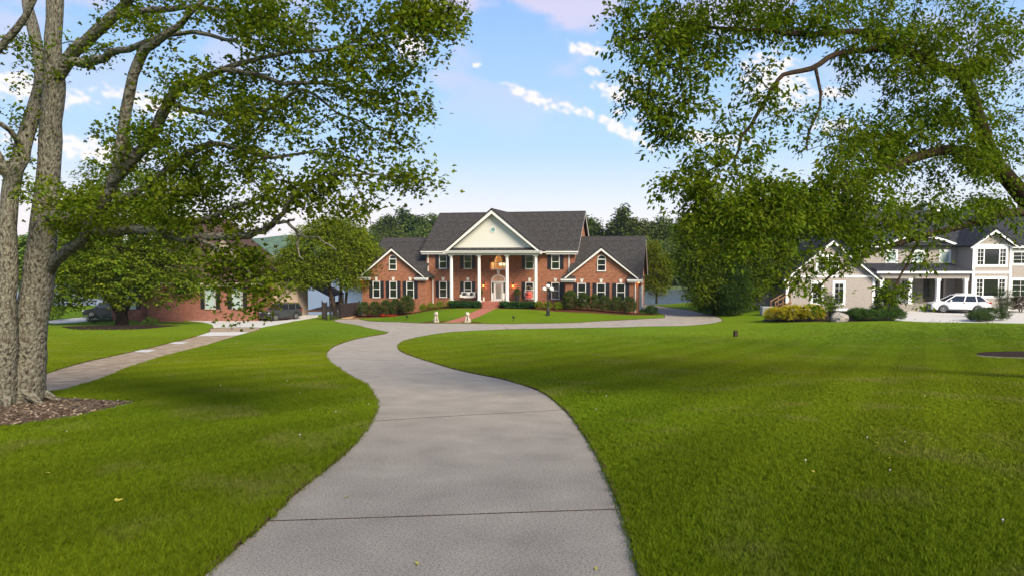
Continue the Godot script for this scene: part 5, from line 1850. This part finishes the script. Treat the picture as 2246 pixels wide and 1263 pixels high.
func cone_bush(called: String, label: String, px: float, py: float, r: float, h: float, n: int, col: Color) -> void:
	var t := on_ground(called, label, "shrub", px, py)
	var xs := []
	var cs := []
	for i in n:
		var f := rng.randf()
		var a := rng.randf() * TAU
		var k := r * pow(1.0 - f, 0.7) * sqrt(clampf(f * 6.0 + 0.5, 0, 1)) * rng.randf_range(0.7, 1.0)
		xs.append(Transform3D(turned().scaled(Vector3.ONE * 1.3), Vector3(cos(a) * k, 0.1 + f * h, sin(a) * k)))
		cs.append(tinted(col))
	var b := MB.new()
	b.tube([Vector3(0, -0.1, 0), Vector3(0, h * 0.9, 0)], [0.08, 0.02], 6)
	part("trunk", b, M.bark_dark, t)
	multi("foliage", LM.box, xs, cs, t).set_meta("kind", "stuff")

# ---------------------------------------------------------------- large trees whose limbs follow the photograph
func limb(b: MB, pts: Array, sp: Array, sr: Array, sides := 9) -> void:
	var P := []
	var R := []
	for q in pts:
		P.append(at(q[0], q[1], q[2]))
		R.append(q[3] * (0.85 if q[3] > 13 else 0.95) / FPX * q[2])
	# smooth the polyline
	var PP := []
	var RR := []
	for i in P.size() - 1:
		for t in [0.0, 0.34, 0.67]:
			var p: Vector3 = P[i].cubic_interpolate(P[i + 1], P[maxi(i - 1, 0)], P[mini(i + 2, P.size() - 1)], t)
			PP.append(p + Vector3(rng.randfn(), rng.randfn(), rng.randfn()) * 0.012)
			RR.append(lerpf(R[i], R[i + 1], t) * rng.randf_range(0.95, 1.06))
	PP.append(P[-1]); RR.append(R[-1])
	b.tube(PP, RR, sides)
	for i in PP.size():
		sp.append(PP[i]); sr.append(RR[i])

func grow(t: Node3D, limbs: Array, blobs: Array, share: float, per: int, spread: float, mesh: Mesh, col: Color, bark: Material, twig: Material) -> void:
	var sp := []
	var sr := []
	var b := MB.new()
	for l in limbs.size(): limb(b, limbs[l], sp, sr, 14 if l < 2 else 9)
	part("trunk", b, bark, t)
	var targets := []
	for q in blobs:
		for i in int(q[4] * share + 0.5):
			var a := rng.randf() * TAU
			var r := sqrt(rng.randf())
			targets.append(at(q[0] + cos(a) * r * q[2], q[1] + sin(a) * r * q[3], maxf(q[5] + rng.randfn() * q[6] * 0.6, 5.0)))
	var near := []
	for p in targets:
		var best := 1e9
		for s in sp: best = minf(best, s.distance_squared_to(p))
		near.append([best, p])
	near.sort_custom(func(x, y): return x[0] < y[0])
	var tw := MB.new()
	var xs := []
	var cs := []
	for e in near:
		var p: Vector3 = e[1]
		var bi := 0
		var best := 1e9
		for i in sp.size():
			if sr[i] < 0.006: continue
			var dd: float = sp[i].distance_squared_to(p)
			if dd < best:
				best = dd
				bi = i
		var o: Vector3 = sp[bi]
		var L := o.distance_to(p)
		var r0: float = minf(sr[bi] * 0.75, 0.008 + 0.011 * L)
		var pts := []
		var rad := []
		var side := Vector3(rng.randfn(), rng.randfn() * 0.6 + 0.5, rng.randfn()) * L * 0.09
		for k in 6:
			var f := k / 5.0
			pts.append(o.lerp(p, f) + side * sin(f * PI) + Vector3(rng.randfn(), rng.randfn(), rng.randfn()) * L * 0.018 * (1.0 if k > 0 and k < 5 else 0.0))
			rad.append(lerpf(r0, 0.004, pow(f, 0.8)))
		tw.tube(pts, rad, 5, false)
		for k in range(1, 6):
			sp.append(pts[k]); sr.append(rad[k])
		for k in per:
			var f := 1.0 - rng.randf() * rng.randf() * 0.75
			var c := o.lerp(p, f) + side * sin(f * PI) + Vector3(rng.randfn(), rng.randfn() * 0.7 - 0.15, rng.randfn()) * spread
			xs.append(Transform3D(turned().scaled(Vector3.ONE * rng.randf_range(0.75, 1.2)), c))
			cs.append(tinted(col, 0.25))
	part("branches", tw, twig, t)
	multi("crown", mesh, xs, cs, t).set_meta("kind", "stuff")

func make_near_trees() -> void:
	var base := G(40, 884)
	var t := thing("sycamore_tree", "huge multi-stemmed tree with mottled grey bark beside the neighbour driveway", "tree")
	var limbs := [
		[[38, 925, 15, 66], [42, 885, 15, 56], [52, 840, 15, 47], [60, 780, 15, 42], [68, 700, 15, 38], [84, 600, 15, 34], [93, 500, 15, 31], [104, 400, 15, 28], [112, 266, 15, 26], [118, 180, 15, 25], [114, 120, 15, 20], [118, 0, 15, 19], [122, -200, 15, 17], [130, -450, 15, 12], [140, -650, 15.5, 5]],
		[[-8, 925, 14.7, 48], [0, 885, 14.6, 40], [5, 800, 14.5, 31], [12, 650, 14.4, 25], [15, 500, 14.4, 21], [25, 400, 14.5, 20], [48, 320, 14.7, 19], [72, 240, 15.2, 17], [88, 160, 15.6, 14], [70, 60, 16, 12], [40, -80, 16.5, 10], [0, -250, 17, 7]],
		[[25, 395, 14.5, 12], [-40, 300, 14, 11], [-120, 200, 13.5, 9], [-200, 60, 13, 6]],
		[[-120, 200, 13.5, 9], [-40, 140, 13.3, 8], [10, 95, 13.2, 8], [75, 0, 13, 7], [120, -120, 13, 5]],
		[[50, 330, 14.7, 8], [20, 285, 14.2, 6], [-30, 260, 13.8, 5]],
		[[118, 180, 15, 18], [150, 125, 14.8, 17], [186, 89, 14.5, 15], [230, 49, 14.2, 13], [266, 18, 14, 12], [300, -30, 13.6, 11], [360, -110, 13, 9], [430, -200, 12.5, 6]],
		[[248, 32, 14.1, 8], [310, 27, 13.6, 7], [400, 15, 13, 6], [480, 20, 12.5, 5], [570, 40, 12, 4], [650, 70, 11.6, 3]],
		[[150, 130, 14.8, 11], [171, 137, 14.6, 10], [195, 137, 14.4, 10], [222, 128, 14.1, 9], [248, 115, 13.8, 8], [284, 106, 13.4, 7], [340, 85, 13, 6], [420, 70, 12.5, 5], [520, 90, 12, 3.5]],
		[[108, 590, 15, 16], [122, 571, 14.8, 14], [150, 545, 14.4, 13], [182, 522, 14, 12], [220, 455, 13.5, 12], [245, 400, 13.2, 12], [262, 330, 13, 12], [284, 200, 12.8, 12], [310, 120, 12.7, 11], [350, 88, 12.5, 9], [420, 30, 12.2, 7], [500, -60, 12, 5]],
		[[245, 400, 13.2, 12], [290, 350, 13, 13], [328, 310, 12.9, 13], [355, 248, 12.7, 12], [381, 204, 12.5, 11], [439, 173, 12.2, 8], [520, 140, 11.9, 6], [610, 120, 11.6, 4.5], [720, 110, 11.4, 3.5], [830, 95, 11.2, 2.5]],
		[[262, 440, 13.2, 9], [330, 400, 12.9, 8], [386, 355, 12.6, 7], [461, 317, 12.2, 6], [532, 328, 11.9, 5], [600, 345, 11.7, 4], [680, 335, 11.5, 3], [780, 350, 11.3, 2.2]],
		[[720, 110, 11.4, 3], [830, 75, 11.2, 2.2], [930, 45, 11, 1.5], [1000, 30, 10.9, 0.8]],
		[[400, 195, 12.4, 7], [488, 155, 12.0, 6], [554, 162, 11.8, 5.5], [621, 182, 11.6, 5], [700, 182, 11.4, 4], [800, 205, 11.2, 3], [890, 230, 11, 2]],
		[[381, 230, 12.6, 6], [450, 250, 12.3, 6], [510, 248, 12.1, 5], [572, 248, 11.9, 5], [621, 217, 11.7, 4], [669, 195, 11.5, 3.5], [740, 250, 11.4, 2.5], [850, 290, 11.2, 1.8]],
		[[96, 470, 15, 14], [137, 477, 14.6, 12], [194, 497, 14.0, 12], [242, 508, 13.5, 12], [285, 505, 13.2, 11], [342, 508, 12.8, 11], [393, 520, 12.4, 10.5], [455, 518, 12.1, 10], [514, 520, 11.8, 9], [547, 514, 11.6, 8.5], [576, 504, 11.5, 8], [602, 489, 11.4, 7], [614, 473, 11.35, 6], [628, 454, 11.3, 5.5], [645, 425, 11.2, 5], [680, 400, 11.1, 4], [740, 385, 11, 3], [830, 385, 10.9, 2.2], [920, 395, 10.8, 1.4]],
		[[604, 489, 11.4, 4], [630, 487, 11.3, 4], [645, 480, 11.2, 2]],
		[[630, 487, 11.3, 3.5], [648, 504, 11.2, 3.2], [652, 520, 11.2, 2.8], [651, 543, 11.1, 2.2], [665, 570, 11, 1.3]],
		[[652, 518, 11.2, 2.2], [697, 521, 11, 2], [737, 549, 10.9, 1.2]],
		[[393, 508, 12.4, 6], [431, 487, 12.2, 6], [511, 457, 11.9, 5], [554, 442, 11.7, 4], [600, 420, 11.5, 3]],
		[[414, 514, 12.3, 5], [455, 533, 12, 4.5], [502, 571, 11.7, 4], [542, 594, 11.5, 3.5], [566, 616, 11.4, 2.5], [590, 650, 11.3, 1.5]],
		[[770, 395, 11, 1.8], [800, 440, 10.9, 1.4], [812, 490, 10.9, 1.0]]]
	var blobs := [[180, 60, 200, 80, 10, 14, 1.5], [50, 200, 80, 150, 9, 14.5, 1.2], [40, 420, 60, 90, 5, 14, 0.8], [450, 40, 200, 70, 28, 12.8, 1.5], [700, 40, 220, 60, 30, 11.8, 1.2], [900, 50, 125, 55, 15, 11.2, 0.8], [560, 160, 230, 80, 32, 12, 1.2], [800, 150, 140, 60, 16, 11.3, 0.8], [870, 232, 75, 30, 8, 11, 0.6], [960, 45, 65, 40, 9, 11, 0.5], [900, 130, 60, 40, 6, 11, 0.5], [430, 270, 200, 80, 25, 12.4, 1.2], [640, 260, 180, 60, 18, 11.6, 1.0], [820, 300, 90, 40, 7, 11.2, 0.6], [280, 420, 190, 110, 48, 13.2, 1.3], [200, 520, 110, 50, 12, 13.8, 1.0], [480, 400, 140, 80, 24, 12, 1.0], [640, 360, 130, 70, 16, 11.4, 0.8], [780, 370, 110, 45, 10, 11, 0.6], [890, 395, 58, 22, 5, 10.8, 0.5], [720, 440, 90, 40, 9, 11.1, 0.6], [430, 480, 110, 50, 12, 12.3, 0.8], [560, 470, 80, 40, 5, 11.6, 0.6], [530, 610, 68, 55, 13, 11.5, 0.5], [480, 560, 70, 35, 6, 11.9, 0.5], [575, 650, 26, 28, 4, 11.3, 0.3], [565, 700, 14, 14, 1, 11.3, 0.2], [130, 470, 60, 60, 4, 14.5, 0.6],
		[250, -250, 450, 180, 44, 13, 3.0], [750, -180, 350, 120, 26, 11.5, 1.8], [500, -560, 520, 220, 40, 10, 2.5]]
	grow(t, limbs, blobs, 1.0, 7, 0.16, LM.sycamore, Color(0.125, 0.172, 0.014), M.bark, M.bark_dark)
	# root flare
	var rf := MB.new()
	for k in 9:
		var a := TAU * k / 9 + 0.3
		var o := base + Vector3(-0.25, 0, 0)
		var e := o + Vector3(cos(a) * 1.05, 0, sin(a) * 0.95)
		e.y = gh(e.x, e.z) - 0.06
		rf.tube([o + Vector3(cos(a) * 0.3, 0.85, sin(a) * 0.3), o + Vector3(cos(a) * 0.52, 0.3, sin(a) * 0.48), e], [0.13, 0.13, 0.05], 8)
	part("roots", rf, M.bark, t)

	var r := thing("elm_tree", "large spreading tree overhanging the right lawn with drooping leafy boughs", "tree")
	limbs = [
		[[2395, 890, 20, 60], [2385, 820, 20, 46], [2370, 700, 20, 38], [2340, 560, 20, 34], [2290, 470, 20, 30], [2285, 390, 20, 26], [2295, 300, 20, 24], [2300, 200, 20, 22], [2300, 80, 20, 18], [2290, -100, 20, 14], [2270, -350, 20, 8]],
		[[2290, 470, 20, 26], [2222, 405, 19.5, 20], [2175, 340, 19, 18], [2145, 250, 18.6, 16], [2117, 172, 18.2, 14], [2080, 150, 17.8, 12], [2044, 136, 17.5, 11], [1990, 110, 17, 10], [1940, 80, 16.5, 9], [1870, 70, 16, 7], [1780, 75, 15.5, 6], [1700, 70, 15, 5], [1600, 60, 14.6, 4], [1480, 70, 14.3, 3], [1380, 90, 14, 2]],
		[[1990, 112, 17, 9], [1934, 107, 16.6, 8], [1880, 112, 16.2, 7], [1835, 118, 15.8, 6.5], [1780, 150, 15.5, 6], [1720, 165, 15.2, 5], [1690, 200, 15, 4.5], [1660, 255, 14.8, 4], [1626, 303, 14.6, 3.5], [1615, 340, 14.5, 3], [1553, 376, 14.3, 2]],
		[[1790, 150, 15.5, 4], [1800, 230, 15.2, 3], [1775, 290, 15, 2.5], [1770, 330, 15, 1.5]],
		[[2285, 465, 20, 12], [2205, 468, 19, 9], [2170, 480, 18.5, 8], [2100, 500, 17.8, 7], [2020, 520, 17, 7], [1950, 540, 16.2, 5], [1880, 570, 15.6, 4], [1830, 600, 15.2, 3], [1790, 640, 15, 2]],
		[[2175, 340, 19, 14], [2080, 330, 18, 12], [1990, 350, 17, 10], [1900, 390, 16, 8], [1800, 420, 15.2, 7], [1700, 440, 14.7, 5], [1600, 450, 14.3, 4], [1520, 460, 14, 2.5]],
		[[1700, 440, 14.7, 4], [1660, 480, 14.4, 3.0], [1610, 510, 14.2, 2.0], [1570, 540, 14.1, 1.2]],
		[[2020, 520, 17, 4], [1990, 580, 16.6, 3], [1960, 640, 16.2, 2], [1950, 680, 16, 1]],
		[[1500, 68, 14.3, 3], [1440, 140, 14, 2.5], [1420, 220, 14, 2], [1430, 300, 14, 1.2]]]
	blobs = [[1400, 60, 100, 60, 17, 14, 0.8], [1560, 60, 130, 60, 26, 14.6, 1.0], [1730, 40, 130, 45, 24, 15.5, 1.0], [1900, 50, 120, 60, 22, 16.5, 1.2], [2100, 80, 160, 90, 36, 18, 1.5], [2200, 200, 80, 160, 20, 19.5, 1.2],
		[1430, 180, 80, 60, 11, 14, 0.6], [1500, 260, 90, 50, 10, 14.2, 0.6], [1570, 330, 110, 40, 9, 14.3, 0.6], [1600, 170, 120, 60, 12, 14.8, 0.8], [1700, 280, 90, 60, 6, 15, 0.6], [1450, 312, 45, 28, 4, 14, 0.4],
		[1950, 230, 130, 110, 38, 17.3, 1.2], [2060, 330, 140, 100, 40, 18, 1.2], [1880, 330, 90, 60, 18, 16.3, 0.8],
		[1500, 400, 60, 30, 6, 14, 0.5], [1600, 430, 130, 60, 26, 14.3, 0.8], [1760, 430, 150, 70, 38, 15, 1.0], [1900, 450, 130, 70, 30, 15.8, 1.0], [1560, 500, 80, 50, 8, 14, 0.6], [1700, 520, 120, 50, 16, 14.5, 0.8], [1830, 530, 90, 45, 7, 15.3, 0.7], [1750, 610, 70, 45, 4, 14.6, 0.5],
		[2020, 455, 100, 45, 7, 16.8, 0.8], [2130, 450, 100, 45, 7, 18, 0.8], [2040, 560, 60, 45, 3, 16.5, 0.5], [1960, 640, 50, 50, 3, 15.8, 0.4], [1790, 665, 35, 25, 2, 15, 0.3], [2200, 500, 50, 40, 2, 18.5, 0.6], [2120, 250, 90, 110, 16, 16.6, 0.5], [2060, 120, 120, 60, 12, 16.4, 0.6], [2200, 390, 50, 60, 8, 17.6, 0.5],
		[1700, -200, 400, 150, 38, 15.5, 2.5], [2150, -180, 250, 160, 30, 18, 2.0], [1900, -480, 520, 200, 36, 12, 2.5], [2460, 200, 180, 300, 44, 19, 2.0]]
	grow(r, limbs, blobs, 1.1, 7, 0.2, LM.near, Color(0.122, 0.172, 0.014), M.bark_dark, M.bark_dark)
	# tree beside the camera whose crown shades the near lawn
	lobe_tree("shade_tree", "tall leafy tree beside the start of the driveway shading the near lawn", Vector3(9.5, gh(9.5, 7.0), 7.0), [
		[Vector3(-4.0, 10.5, -4.0), Vector3(5.0, 2.6, 4.5)], [Vector3(1.0, 11.5, 0), Vector3(5.0, 3.2, 5.0)], [Vector3(-9.0, 10.6, -2.0), Vector3(4.5, 2.2, 4.0)], [Vector3(-1.0, 14.0, -1.0), Vector3(4.0, 2.6, 4.0)], [Vector3(4.0, 10.0, -2.0), Vector3(4.0, 2.6, 4.0)], [Vector3(-5.0, 11.5, 4.0), Vector3(5.0, 2.6, 4.0)]], 330, LM.mid, Color(0.14, 0.2, 0.022),
		[[[Vector3(0, -0.3, 0), Vector3(0.1, 3.0, 0), Vector3(0, 10.0, 0)], [0.5, 0.36, 0.15]]])
	# sapling in the right mulch mound
	var s := thing("sapling", "thin bare-twigged sapling in the dark mulch mound", "tree", Vector3(24.4, gh(24.4, -31.2), -31.2))
	var sb := MB.new()
	sb.tube([Vector3.ZERO, Vector3(0.03, 0.7, 0), Vector3(-0.02, 1.5, 0.05)], [0.025, 0.018, 0.008], 6)
	for k in 7:
		var a := TAU * k / 7
		sb.tube([Vector3(0, 0.5 + k * 0.13, 0), Vector3(cos(a) * 0.3, 0.8 + k * 0.14, sin(a) * 0.3), Vector3(cos(a) * 0.6, 1.0 + k * 0.15, sin(a) * 0.6)], [0.009, 0.007, 0.003], 5)
	part("stem", sb, M.bark_dark, s)

# ---------------------------------------------------------------- trees built from lobes
func lobe_tree(called: String, label: String, pos: Vector3, lobes: Array, n: int, mesh: Mesh, col: Color, trunks: Array, ls := 1.0, group := "", bark: Material = null) -> Node3D:
	var t := thing(called, label, "tree", pos, 0.0, group)
	var b := MB.new()
	for tr in trunks:
		b.tube(tr[0], tr[1], 9)
	# limbs from the trunk into every lobe
	var top: Array = trunks[0][0]
	for l in lobes:
		var o: Vector3 = top[mini(1, top.size() - 1)].lerp(top[top.size() - 1], rng.randf_range(0.2, 0.9))
		var c: Vector3 = l[0]
		b.tube([o, o.lerp(c, 0.5) + Vector3(0, 0.2, 0), c], [0.02 * pos.y * 0.0 + trunks[0][1][-1] * 0.8 + 0.02, 0.05, 0.02], 6)
	part("trunk", b, M.bark_dark if bark == null else bark, t)
	var wsum := 0.0
	for l in lobes: wsum += pow(l[1].x * l[1].y * l[1].z, 0.667)
	var xs := []
	var cs := []
	for l in lobes:
		var m := int(n * pow(l[1].x * l[1].y * l[1].z, 0.667) / wsum)
		for i in m:
			var d := Vector3(rng.randfn(), rng.randfn(), rng.randfn()).normalized()
			var k := rng.randf_range(0.7, 1.04) if i % 4 else rng.randf_range(0.3, 0.75)
			xs.append(Transform3D(turned().scaled(Vector3.ONE * ls * rng.randf_range(0.75, 1.25)), l[0] + d * l[1] * k))
			cs.append(tinted(col, 0.22))
	multi("crown", mesh, xs, cs, t).set_meta("kind", "stuff")
	return t

func on_depth(px: float, d: float) -> Vector3:
	var q := at(px, 600, d)
	return Vector3(q.x, gh(q.x, q.z), q.z)

func make_middle_trees() -> void:
	var p := G(266, 712)
	lobe_tree("maple_tree", "dense green maple standing in the round mulch bed", p, [
		[Vector3(0, 7.5, 0), Vector3(5.2, 4.6, 4.6)], [Vector3(-4.8, 3.9, 1.2), Vector3(3.0, 2.6, 2.8)], [Vector3(4.3, 4.9, 0.5), Vector3(3.4, 3.3, 3.0)], [Vector3(0, 12.2, 0), Vector3(3.8, 3.6, 3.4)], [Vector3(-3.6, 9.0, 0), Vector3(3.2, 3.2, 3.0)], [Vector3(4.0, 8.8, 0), Vector3(3.4, 3.2, 3.0)], [Vector3(1.5, 4.2, 2.4), Vector3(3.0, 2.4, 2.2)], [Vector3(-1.5, 4.4, 2.6), Vector3(2.8, 2.2, 2.0)], [Vector3(6.2, 3.6, 0.4), Vector3(1.7, 1.6, 1.6)]], 2600, LM.maple, Color(0.14, 0.2, 0.016),
		[[[Vector3(0, -0.2, 0), Vector3(0.05, 1.2, 0), Vector3(0, 3.2, 0), Vector3(0.2, 8, 0)], [0.62, 0.44, 0.36, 0.12]], [[Vector3(0.1, 0.9, 0), Vector3(0.9, 2.2, 0.2), Vector3(2.2, 4.2, 0.4)], [0.3, 0.22, 0.08]], [[Vector3(-0.1, 0.9, 0), Vector3(-0.9, 2.3, 0.3), Vector3(-2.4, 4.4, 0.6)], [0.28, 0.2, 0.08]]])
	p = on_depth(736, 79.5)
	lobe_tree("leaning_tree", "yellow-green tree with a leaning trunk by the lake behind the iron gate", p, [
		[Vector3(-2.0, 7.6, 0), Vector3(3.6, 3.0, 3.0)], [Vector3(-4.8, 5.6, 0.5), Vector3(2.6, 2.4, 2.2)], [Vector3(-0.6, 9.6, -0.5), Vector3(2.6, 1.9, 2.4)], [Vector3(-3.2, 4.4, 0.8), Vector3(2.4, 1.3, 1.8)], [Vector3(-6.6, 4.0, 0), Vector3(1.3, 1.5, 1.2)], [Vector3(-1.2, 5.2, 1.0), Vector3(2.2, 1.6, 1.8)]], 1500, LM.mid, Color(0.165, 0.215, 0.017),
		[[[Vector3(0.1, -0.6, 0), Vector3(-0.5, 2.0, 0), Vector3(-1.1, 4.4, 0), Vector3(-1.7, 8.0, 0)], [0.3, 0.22, 0.18, 0.06]]])
	p = on_depth(750, 80.5)
	lobe_tree("twin_trunk_tree", "yellow-green tree with two straight trunks behind the picket fence", p, [
		[Vector3(1.0, 7.0, -0.5), Vector3(3.2, 2.9, 2.8)], [Vector3(3.4, 6.0, 0), Vector3(1.9, 2.4, 1.8)], [Vector3(0.2, 9.6, -0.6), Vector3(2.4, 1.8, 2.2)], [Vector3(1.6, 4.2, 0.3), Vector3(2.4, 1.3, 1.8)], [Vector3(3.6, 3.6, 0), Vector3(1.4, 1.2, 1.3)]], 1200, LM.mid, Color(0.17, 0.22, 0.017),
		[[[Vector3(-0.2, -0.6, 0), Vector3(-0.15, 3.0, 0), Vector3(-0.2, 7.5, 0)], [0.2, 0.16, 0.05]], [[Vector3(0.2, -0.6, 0), Vector3(0.5, 2.6, 0), Vector3(1.2, 6.5, 0)], [0.2, 0.16, 0.05]]])
	p = G(1566, 688)
	lobe_tree("holly_tree", "dense dark evergreen standing between the loop drive and the lake", p, [
		[Vector3(0, 2.6, 0), Vector3(1.7, 2.5, 1.7)], [Vector3(-0.5, 4.6, 0), Vector3(1.5, 2.0, 1.5)], [Vector3(-0.9, 1.5, 0.2), Vector3(1.2, 1.3, 1.2)]], 700, LM.mid, Color(0.05, 0.085, 0.02), [[[Vector3(0, -0.2, 0), Vector3(0, 2.0, 0), Vector3(0, 5.0, 0)], [0.16, 0.12, 0.04]]], 0.7)
	p = on_depth(1597, 69.0)
	lobe_tree("rounded_tree", "broad rounded green tree between the brick house and the grey sided house", p, [
		[Vector3(0, 7.0, 0), Vector3(4.6, 3.4, 3.6)], [Vector3(-3.0, 5.2, 0.5), Vector3(2.6, 2.6, 2.4)], [Vector3(3.2, 5.6, 0.4), Vector3(3.0, 2.6, 2.4)], [Vector3(0.5, 9.4, 0), Vector3(3.4, 2.2, 2.8)], [Vector3(-1.2, 3.6, 1.4), Vector3(2.4, 1.6, 1.8)], [Vector3(2.4, 3.4, 1.2), Vector3(2.2, 1.5, 1.6)], [Vector3(4.6, 7.6, 0), Vector3(2.4, 2.0, 2.0)], [Vector3(-3.4, 8.0, 0), Vector3(2.0, 1.8, 1.8)], [Vector3(-2.6, 2.4, 1.2), Vector3(2.0, 1.7, 1.6)], [Vector3(0.8, 2.2, 1.6), Vector3(2.2, 1.6, 1.5)]], 3000, LM.mid, Color(0.12, 0.175, 0.015),
		[[[Vector3(0, -0.3, 0), Vector3(0.1, 2.0, 0), Vector3(0.1, 7.0, 0)], [0.34, 0.24, 0.08]]])
	p = G(1612, 691)
	lobe_tree("yew_tree", "squat dark evergreen beside the air conditioner", p, [
		[Vector3(0, 1.9, 0), Vector3(1.5, 1.9, 1.4)], [Vector3(0.3, 3.4, 0), Vector3(1.2, 1.5, 1.2)]], 520, LM.mid, Color(0.055, 0.1, 0.022), [[[Vector3(0, -0.2, 0), Vector3(0, 1.5, 0), Vector3(0, 3.6, 0)], [0.14, 0.1, 0.03]]], 0.6)
	var q := at(1441, 600, 96)
	lobe_tree("lime_tree", "bright yellow-green tree on the shore behind the right wing", Vector3(q.x, -0.4, q.z), [
		[Vector3(0, 3.2, 0), Vector3(1.9, 2.6, 1.8)], [Vector3(-0.7, 5.6, 0), Vector3(1.5, 2.2, 1.4)], [Vector3(0.9, 4.8, 0), Vector3(1.4, 1.8, 1.3)], [Vector3(-0.6, 7.4, 0), Vector3(0.9, 1.1, 0.9)]], 520, LM.mid, Color(0.155, 0.18, 0.016), [[[Vector3(0, -0.4, 0), Vector3(0, 2.0, 0), Vector3(-0.3, 6.0, 0)], [0.16, 0.12, 0.03]]])

func wild_tree(called: String, label: String, group: String, px: float, top: float, d: float, foot: float, wide: float, col: Color, n: int) -> void:
	var tp := at(px, top, d)
	var h := tp.y - foot
	var lobes := []
	var w := h * wide
	lobes.append([Vector3(0, h * 0.6, 0), Vector3(w * 0.8, h * 0.26, w * 0.8)])
	lobes.append([Vector3(rng.randfn() * w * 0.2, h * 0.84, 0), Vector3(w * 0.5, h * 0.17, w * 0.5)])
	for k in 5:
		var a := TAU * k / 5 + rng.randf()
		lobes.append([Vector3(cos(a) * w * 0.6, h * rng.randf_range(0.3, 0.72), sin(a) * w * 0.6), Vector3(w * 0.5, h * 0.16, w * 0.5) * rng.randf_range(0.8, 1.2)])
	lobe_tree(called, label, Vector3(tp.x, foot, tp.z), lobes, n, LM.far, col, [[[Vector3(0, -0.5, 0), Vector3(0.1, h * 0.3, 0), Vector3(0, h * 0.8, 0)], [h * 0.022, h * 0.017, h * 0.004]]], clampf(h / 20.0, 0.7, 1.2), group)

func make_far_trees() -> void:
	var deep := Color(0.065, 0.095, 0.018)
	# across the lake, seen right of the brick house
	var tops := [[1240, 484], [1284, 470], [1310, 478], [1338, 490], [1366, 449], [1392, 476], [1420, 480], [1446, 474], [1472, 482], [1500, 470], [1530, 476], [1562, 470], [1600, 466], [1650, 460], [1700, 466]]
	for k in tops.size():
		wild_tree("far_tree", "tree of the dense wood across the lake behind the right wing", "wood across the lake behind the right wing", tops[k][0], tops[k][1], 212.0 + rng.randf() * 14.0, -1.0, 0.26 if k != 4 else 0.2, tinted(deep, 0.25), 330)
	for k in 13:
		var px := 1255 + k * 34 + rng.randf() * 10
		wild_tree("bank_tree", "lower tree at the water's edge across the lake behind the right wing", "trees at the far water's edge behind the right wing", px, 520 + rng.randf() * 26, 192.0 + rng.randf() * 6.0, -2.6, 0.36, tinted(Color(0.09, 0.125, 0.028), 0.35), 260)
	# behind the left wing
	for q in [[822, 488], [843, 474], [862, 470], [886, 456], [905, 474], [922, 470], [941, 470], [958, 474], [800, 500], [780, 508]]:
		wild_tree("hilltop_tree", "dark tree of the wood rising behind the left wing", "wood rising behind the left wing", q[0], q[1], 232.0 + rng.randf() * 16.0, -1.0, 0.22, tinted(Color(0.06, 0.095, 0.02), 0.25), 330)
	for k in 7:
		wild_tree("slope_tree", "rounder green tree below the wood behind the left wing", "rounder trees below the wood behind the left wing", 800 + k * 24 + rng.randf() * 8, 498 + rng.randf() * 14, 218.0, -2.0, 0.34, tinted(Color(0.085, 0.13, 0.03), 0.25), 260)
	# behind the grey sided house
	for k in 12:
		wild_tree("tall_backdrop_tree", "tall tree standing behind the grey sided house", "trees behind the grey sided house", 1660 + k * 58 + rng.randf() * 20, 418 + rng.randf() * 34, 112.0 + rng.randf() * 16.0, -0.5, 0.3, tinted(Color(0.055, 0.085, 0.022), 0.25), 330)
	# left of the neighbour house, behind the big trunk
	for k in 7:
		wild_tree("hedge_tree", "green tree behind the left brick neighbour house", "trees behind the left neighbour house", -60 + k * 66 + rng.randf() * 20, 505 + rng.randf() * 30, 104.0 + rng.randf() * 10.0, -2.0, 0.36, tinted(Color(0.09, 0.14, 0.025), 0.25), 300)
	# scrub along the far water's edge
	var t := thing("bank_scrub", "continuous low scrub along the far water's edge", "scrub")
	t.set_meta("kind", "stuff")
	var xs := []
	var cs := []
	for i in 1500:
		var px := rng.randf_range(760, 1720)
		var d := 184.0 + rng.randf() * 14.0 if px > 1100 else 214.0 + rng.randf() * 14.0
		var p := at(px, 600, d)
		xs.append(Transform3D(turned().scaled(Vector3.ONE * rng.randf_range(0.8, 1.4)), Vector3(p.x, -3.0 + rng.randf() * rng.randf() * 5.5, p.z)))
		cs.append(tinted(Color(0.045, 0.07, 0.02), 0.35))
	multi("foliage", LM.far, xs, cs, t)
